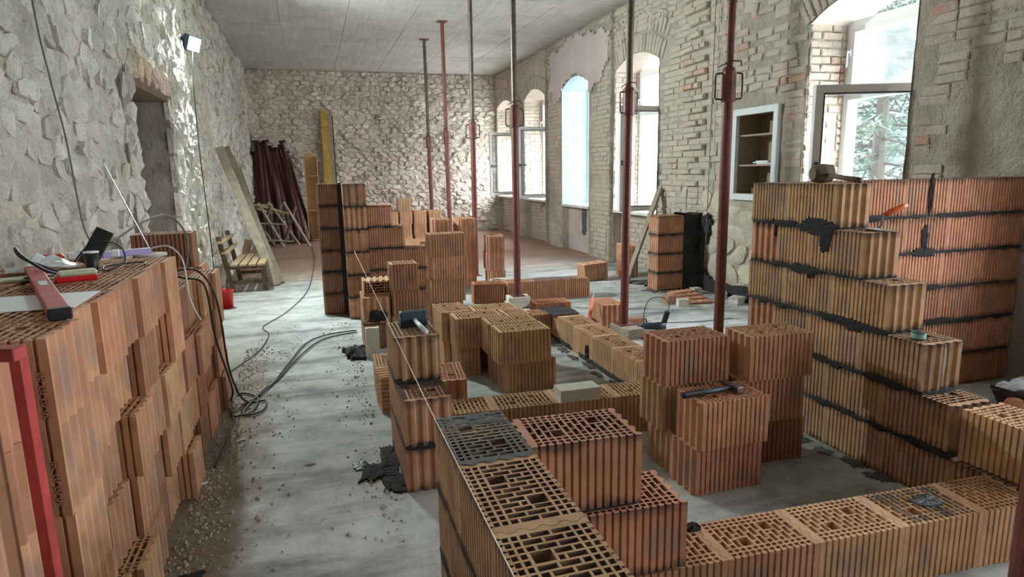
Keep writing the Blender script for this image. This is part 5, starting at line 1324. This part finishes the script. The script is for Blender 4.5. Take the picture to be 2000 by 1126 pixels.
tag(obj('floor_debris', dm, 'rubble', kind='stuff'), 'scattered lime and clay crumbs on the concrete floor', 'debris')
for k, (x, y, a, l) in enumerate(((-.66, 3.42, .3, 'beside the middle of the left pile'), (-.52, 3.95, .5, 'in the aisle near the cable loop'), (-.12, 3.48, .1, 'in the middle of the aisle'))):
    m = MB(); m.tube([(-.03, 0, .006), (.03, 0, .006)], .006, 6); tag(obj('cigarette_end', m, 'paper', loc=(x, y, 0), rot=(0, 0, a)), 'white cigarette end lying '+l, 'litter')

# ------------------------------------------------------------------ person crouching at the right edge
def skin_mesh(name, pts, edges, rad, mat, parent, root=0, lv=2):
    me = bpy.data.meshes.new(name); me.from_pydata(pts, edges, []); me.materials.append(M[mat])
    o = bpy.data.objects.new(name, me); COL.objects.link(o)
    md = o.modifiers.new('skin', 'SKIN'); md.use_smooth_shade = True
    for v, r in zip(me.skin_vertices[0].data, rad): v.radius = (r, r) if not hasattr(r, '__len__') else r
    me.skin_vertices[0].data[root].use_root = True
    sb = o.modifiers.new('sub', 'SUBSURF'); sb.levels = lv; sb.render_levels = lv
    o.parent = parent; o.location = -parent.location; return o
pp = thing('person', 'person crouching in black clothes beside the mortar tub, only a bent limb in view', 'person', (3.86, 2.05, 0), world=True)
J_ = {'pel': (4.02, 2.02, .30), 'spn': (4.02, 2.12, .52), 'chs': (4.04, 2.26, .72), 'nck': (4.04, 2.36, .86), 'hd0': (4.04, 2.40, .93), 'hd1': (4.04, 2.44, 1.06),
      'lhp': (3.92, 2.04, .28), 'lkn': (3.35, 2.23, .36), 'lan': (3.70, 1.98, .09), 'lto': (3.52, 2.04, .035), 'rhp': (4.12, 2.02, .28), 'rkn': (4.28, 2.40, .40), 'ran': (4.20, 2.10, .09), 'rto': (4.20, 2.28, .035),
      'lsh': (3.88, 2.28, .78), 'lel': (3.97, 2.44, .55), 'lwr': (4.14, 2.52, .44), 'lhd': (4.19, 2.53, .425), 'rsh': (4.20, 2.28, .78), 'rel': (4.34, 2.44, .56), 'rwr': (4.30, 2.56, .50), 'rhd': (4.28, 2.60, .47)}
K_ = list(J_); ix = {k: i for i, k in enumerate(K_)}
Rr = dict(pel=.13, spn=.12, chs=.135, nck=.055, hd0=.075, hd1=.085, lhp=.095, lkn=.060, lan=.038, lto=.035, rhp=.095, rkn=.060, ran=.038, rto=.035, lsh=.06, lel=.043, lwr=.03, lhd=.036, rsh=.06, rel=.043, rwr=.03, rhd=.036)
E_ = [('pel', 'spn'), ('spn', 'chs'), ('chs', 'nck'), ('nck', 'hd0'), ('hd0', 'hd1'), ('pel', 'lhp'), ('lhp', 'lkn'), ('lkn', 'lan'), ('lan', 'lto'), ('pel', 'rhp'), ('rhp', 'rkn'), ('rkn', 'ran'), ('ran', 'rto'),
      ('chs', 'lsh'), ('lsh', 'lel'), ('lel', 'lwr'), ('lwr', 'lhd'), ('chs', 'rsh'), ('rsh', 'rel'), ('rel', 'rwr'), ('rwr', 'rhd')]
pts = [J_[k] for k in K_]; edges = [(ix[a], ix[b]) for a, b in E_]; rad = [Rr[k] for k in K_]
for hk in ('lhd', 'rhd'):
    b = Vector(J_[hk]); s_ = 1 if hk == 'lhd' else -1
    for f in range(5):
        i0 = len(pts); L = (.045, .075, .08, .075, .06)[f]; off = Vector(((f-2)*.017*1.0, .01, 0)) if f else Vector((s_*.04, -.01, 0))
        p1 = b+off+Vector((0, .03, -.01)); p2 = p1+Vector((s_*.02 if f == 0 else 0, L*.5, -.02)); p3 = p2+Vector((0, L*.3, -.035))
        pts += [tuple(p1), tuple(p2), tuple(p3)]; rad += [.0095, .009, .008]; edges += [(ix[hk], i0), (i0, i0+1), (i0+1, i0+2)]
skin_mesh('body', pts, edges, rad, 'skin', pp)
def sub(keys, ed, grow, mat, name):
    ks = list(keys); im = {k: i for i, k in enumerate(ks)}
    skin_mesh(name, [keys[k] for k in ks], [(im[a], im[b]) for a, b in ed], [grow(k) for k in ks], mat, pp)
lerp = lambda a, b, t: tuple(Vector(J_[a]).lerp(Vector(J_[b]), t))
sub({'pel': J_['pel'], 'spn': J_['spn'], 'lhp': J_['lhp'], 'lk': lerp('lhp', 'lkn', .99), 'rhp': J_['rhp'], 'rk': lerp('rhp', 'rkn', .84)}, [('pel', 'spn'), ('pel', 'lhp'), ('lhp', 'lk'), ('pel', 'rhp'), ('rhp', 'rk')],
    lambda k: {'pel': .145, 'spn': .13, 'lhp': .11, 'rhp': .11, 'lk': .074, 'rk': .074}.get(k, .085), 'cloth_black', 'shorts')
sub({'pel': lerp('pel', 'spn', .35), 'spn': J_['spn'], 'chs': J_['chs'], 'nk': lerp('chs', 'nck', .7), 'lsh': J_['lsh'], 'le': lerp('lsh', 'lel', .7), 'rsh': J_['rsh'], 're': lerp('rsh', 'rel', .7)}, [('pel', 'spn'), ('spn', 'chs'), ('chs', 'nk'), ('chs', 'lsh'), ('lsh', 'le'), ('chs', 'rsh'), ('rsh', 're')],
    lambda k: {'pel': .15, 'spn': .14, 'chs': .15, 'nk': .075, 'lsh': .075, 'rsh': .075}.get(k, .065), 'cloth_black', 'shirt')
m = MB(); hc = Vector((4.04, 2.42, 1.03))
m.lathe([(.0001, .112), (.05, .10), (.085, .065), (.1, .02), (.098, -.03), (.085, -.06)], 16, Matrix.Translation(hc)); obj('hair', m, 'hair', pp, smooth=True)
for s_ in (-1, 1):
    m = MB(); m.lathe([(.0001, -.012), (.011, -.004), (.011, .004), (.0001, .012)], 10, Matrix.Translation(hc+Vector((s_*.033, .092, -.03)))); obj('eye', m, 'paper', pp)
    m = MB(); m.lathe([(.0001, -.03), (.012, -.01), (.014, .012), (.0001, .03)], 8, Matrix.Translation(hc+Vector((s_*.098, .0, -.04)))); obj('ear', m, 'skin', pp)
    m = MB(); p = Vector(J_['lto' if s_ < 0 else 'rto']); q = Vector(J_['lan' if s_ < 0 else 'ran']); m.tube([tuple(q+Vector((0, 0, -.04))), tuple(q.lerp(p, .5)+Vector((0, 0, .0))), tuple(p+(p-q)*.12+Vector((0, 0, .005)))], [.05, .055, .04], 10); obj('shoe', m, 'wood_dark', pp, smooth=True)
m = MB(); m.add([tuple(hc+Vector(v)) for v in ((-.014, .095, -.07), (.014, .095, -.07), (0, .12, -.065), (0, .095, -.02))], [(0, 1, 2), (0, 2, 3), (1, 3, 2)]); obj('nose', m, 'skin', pp)
m = MB(); m.box(tuple(hc+Vector((-.022, .088, -.10))), tuple(hc+Vector((.022, .094, -.093)))); obj('mouth', m, 'bucket_red', pp)
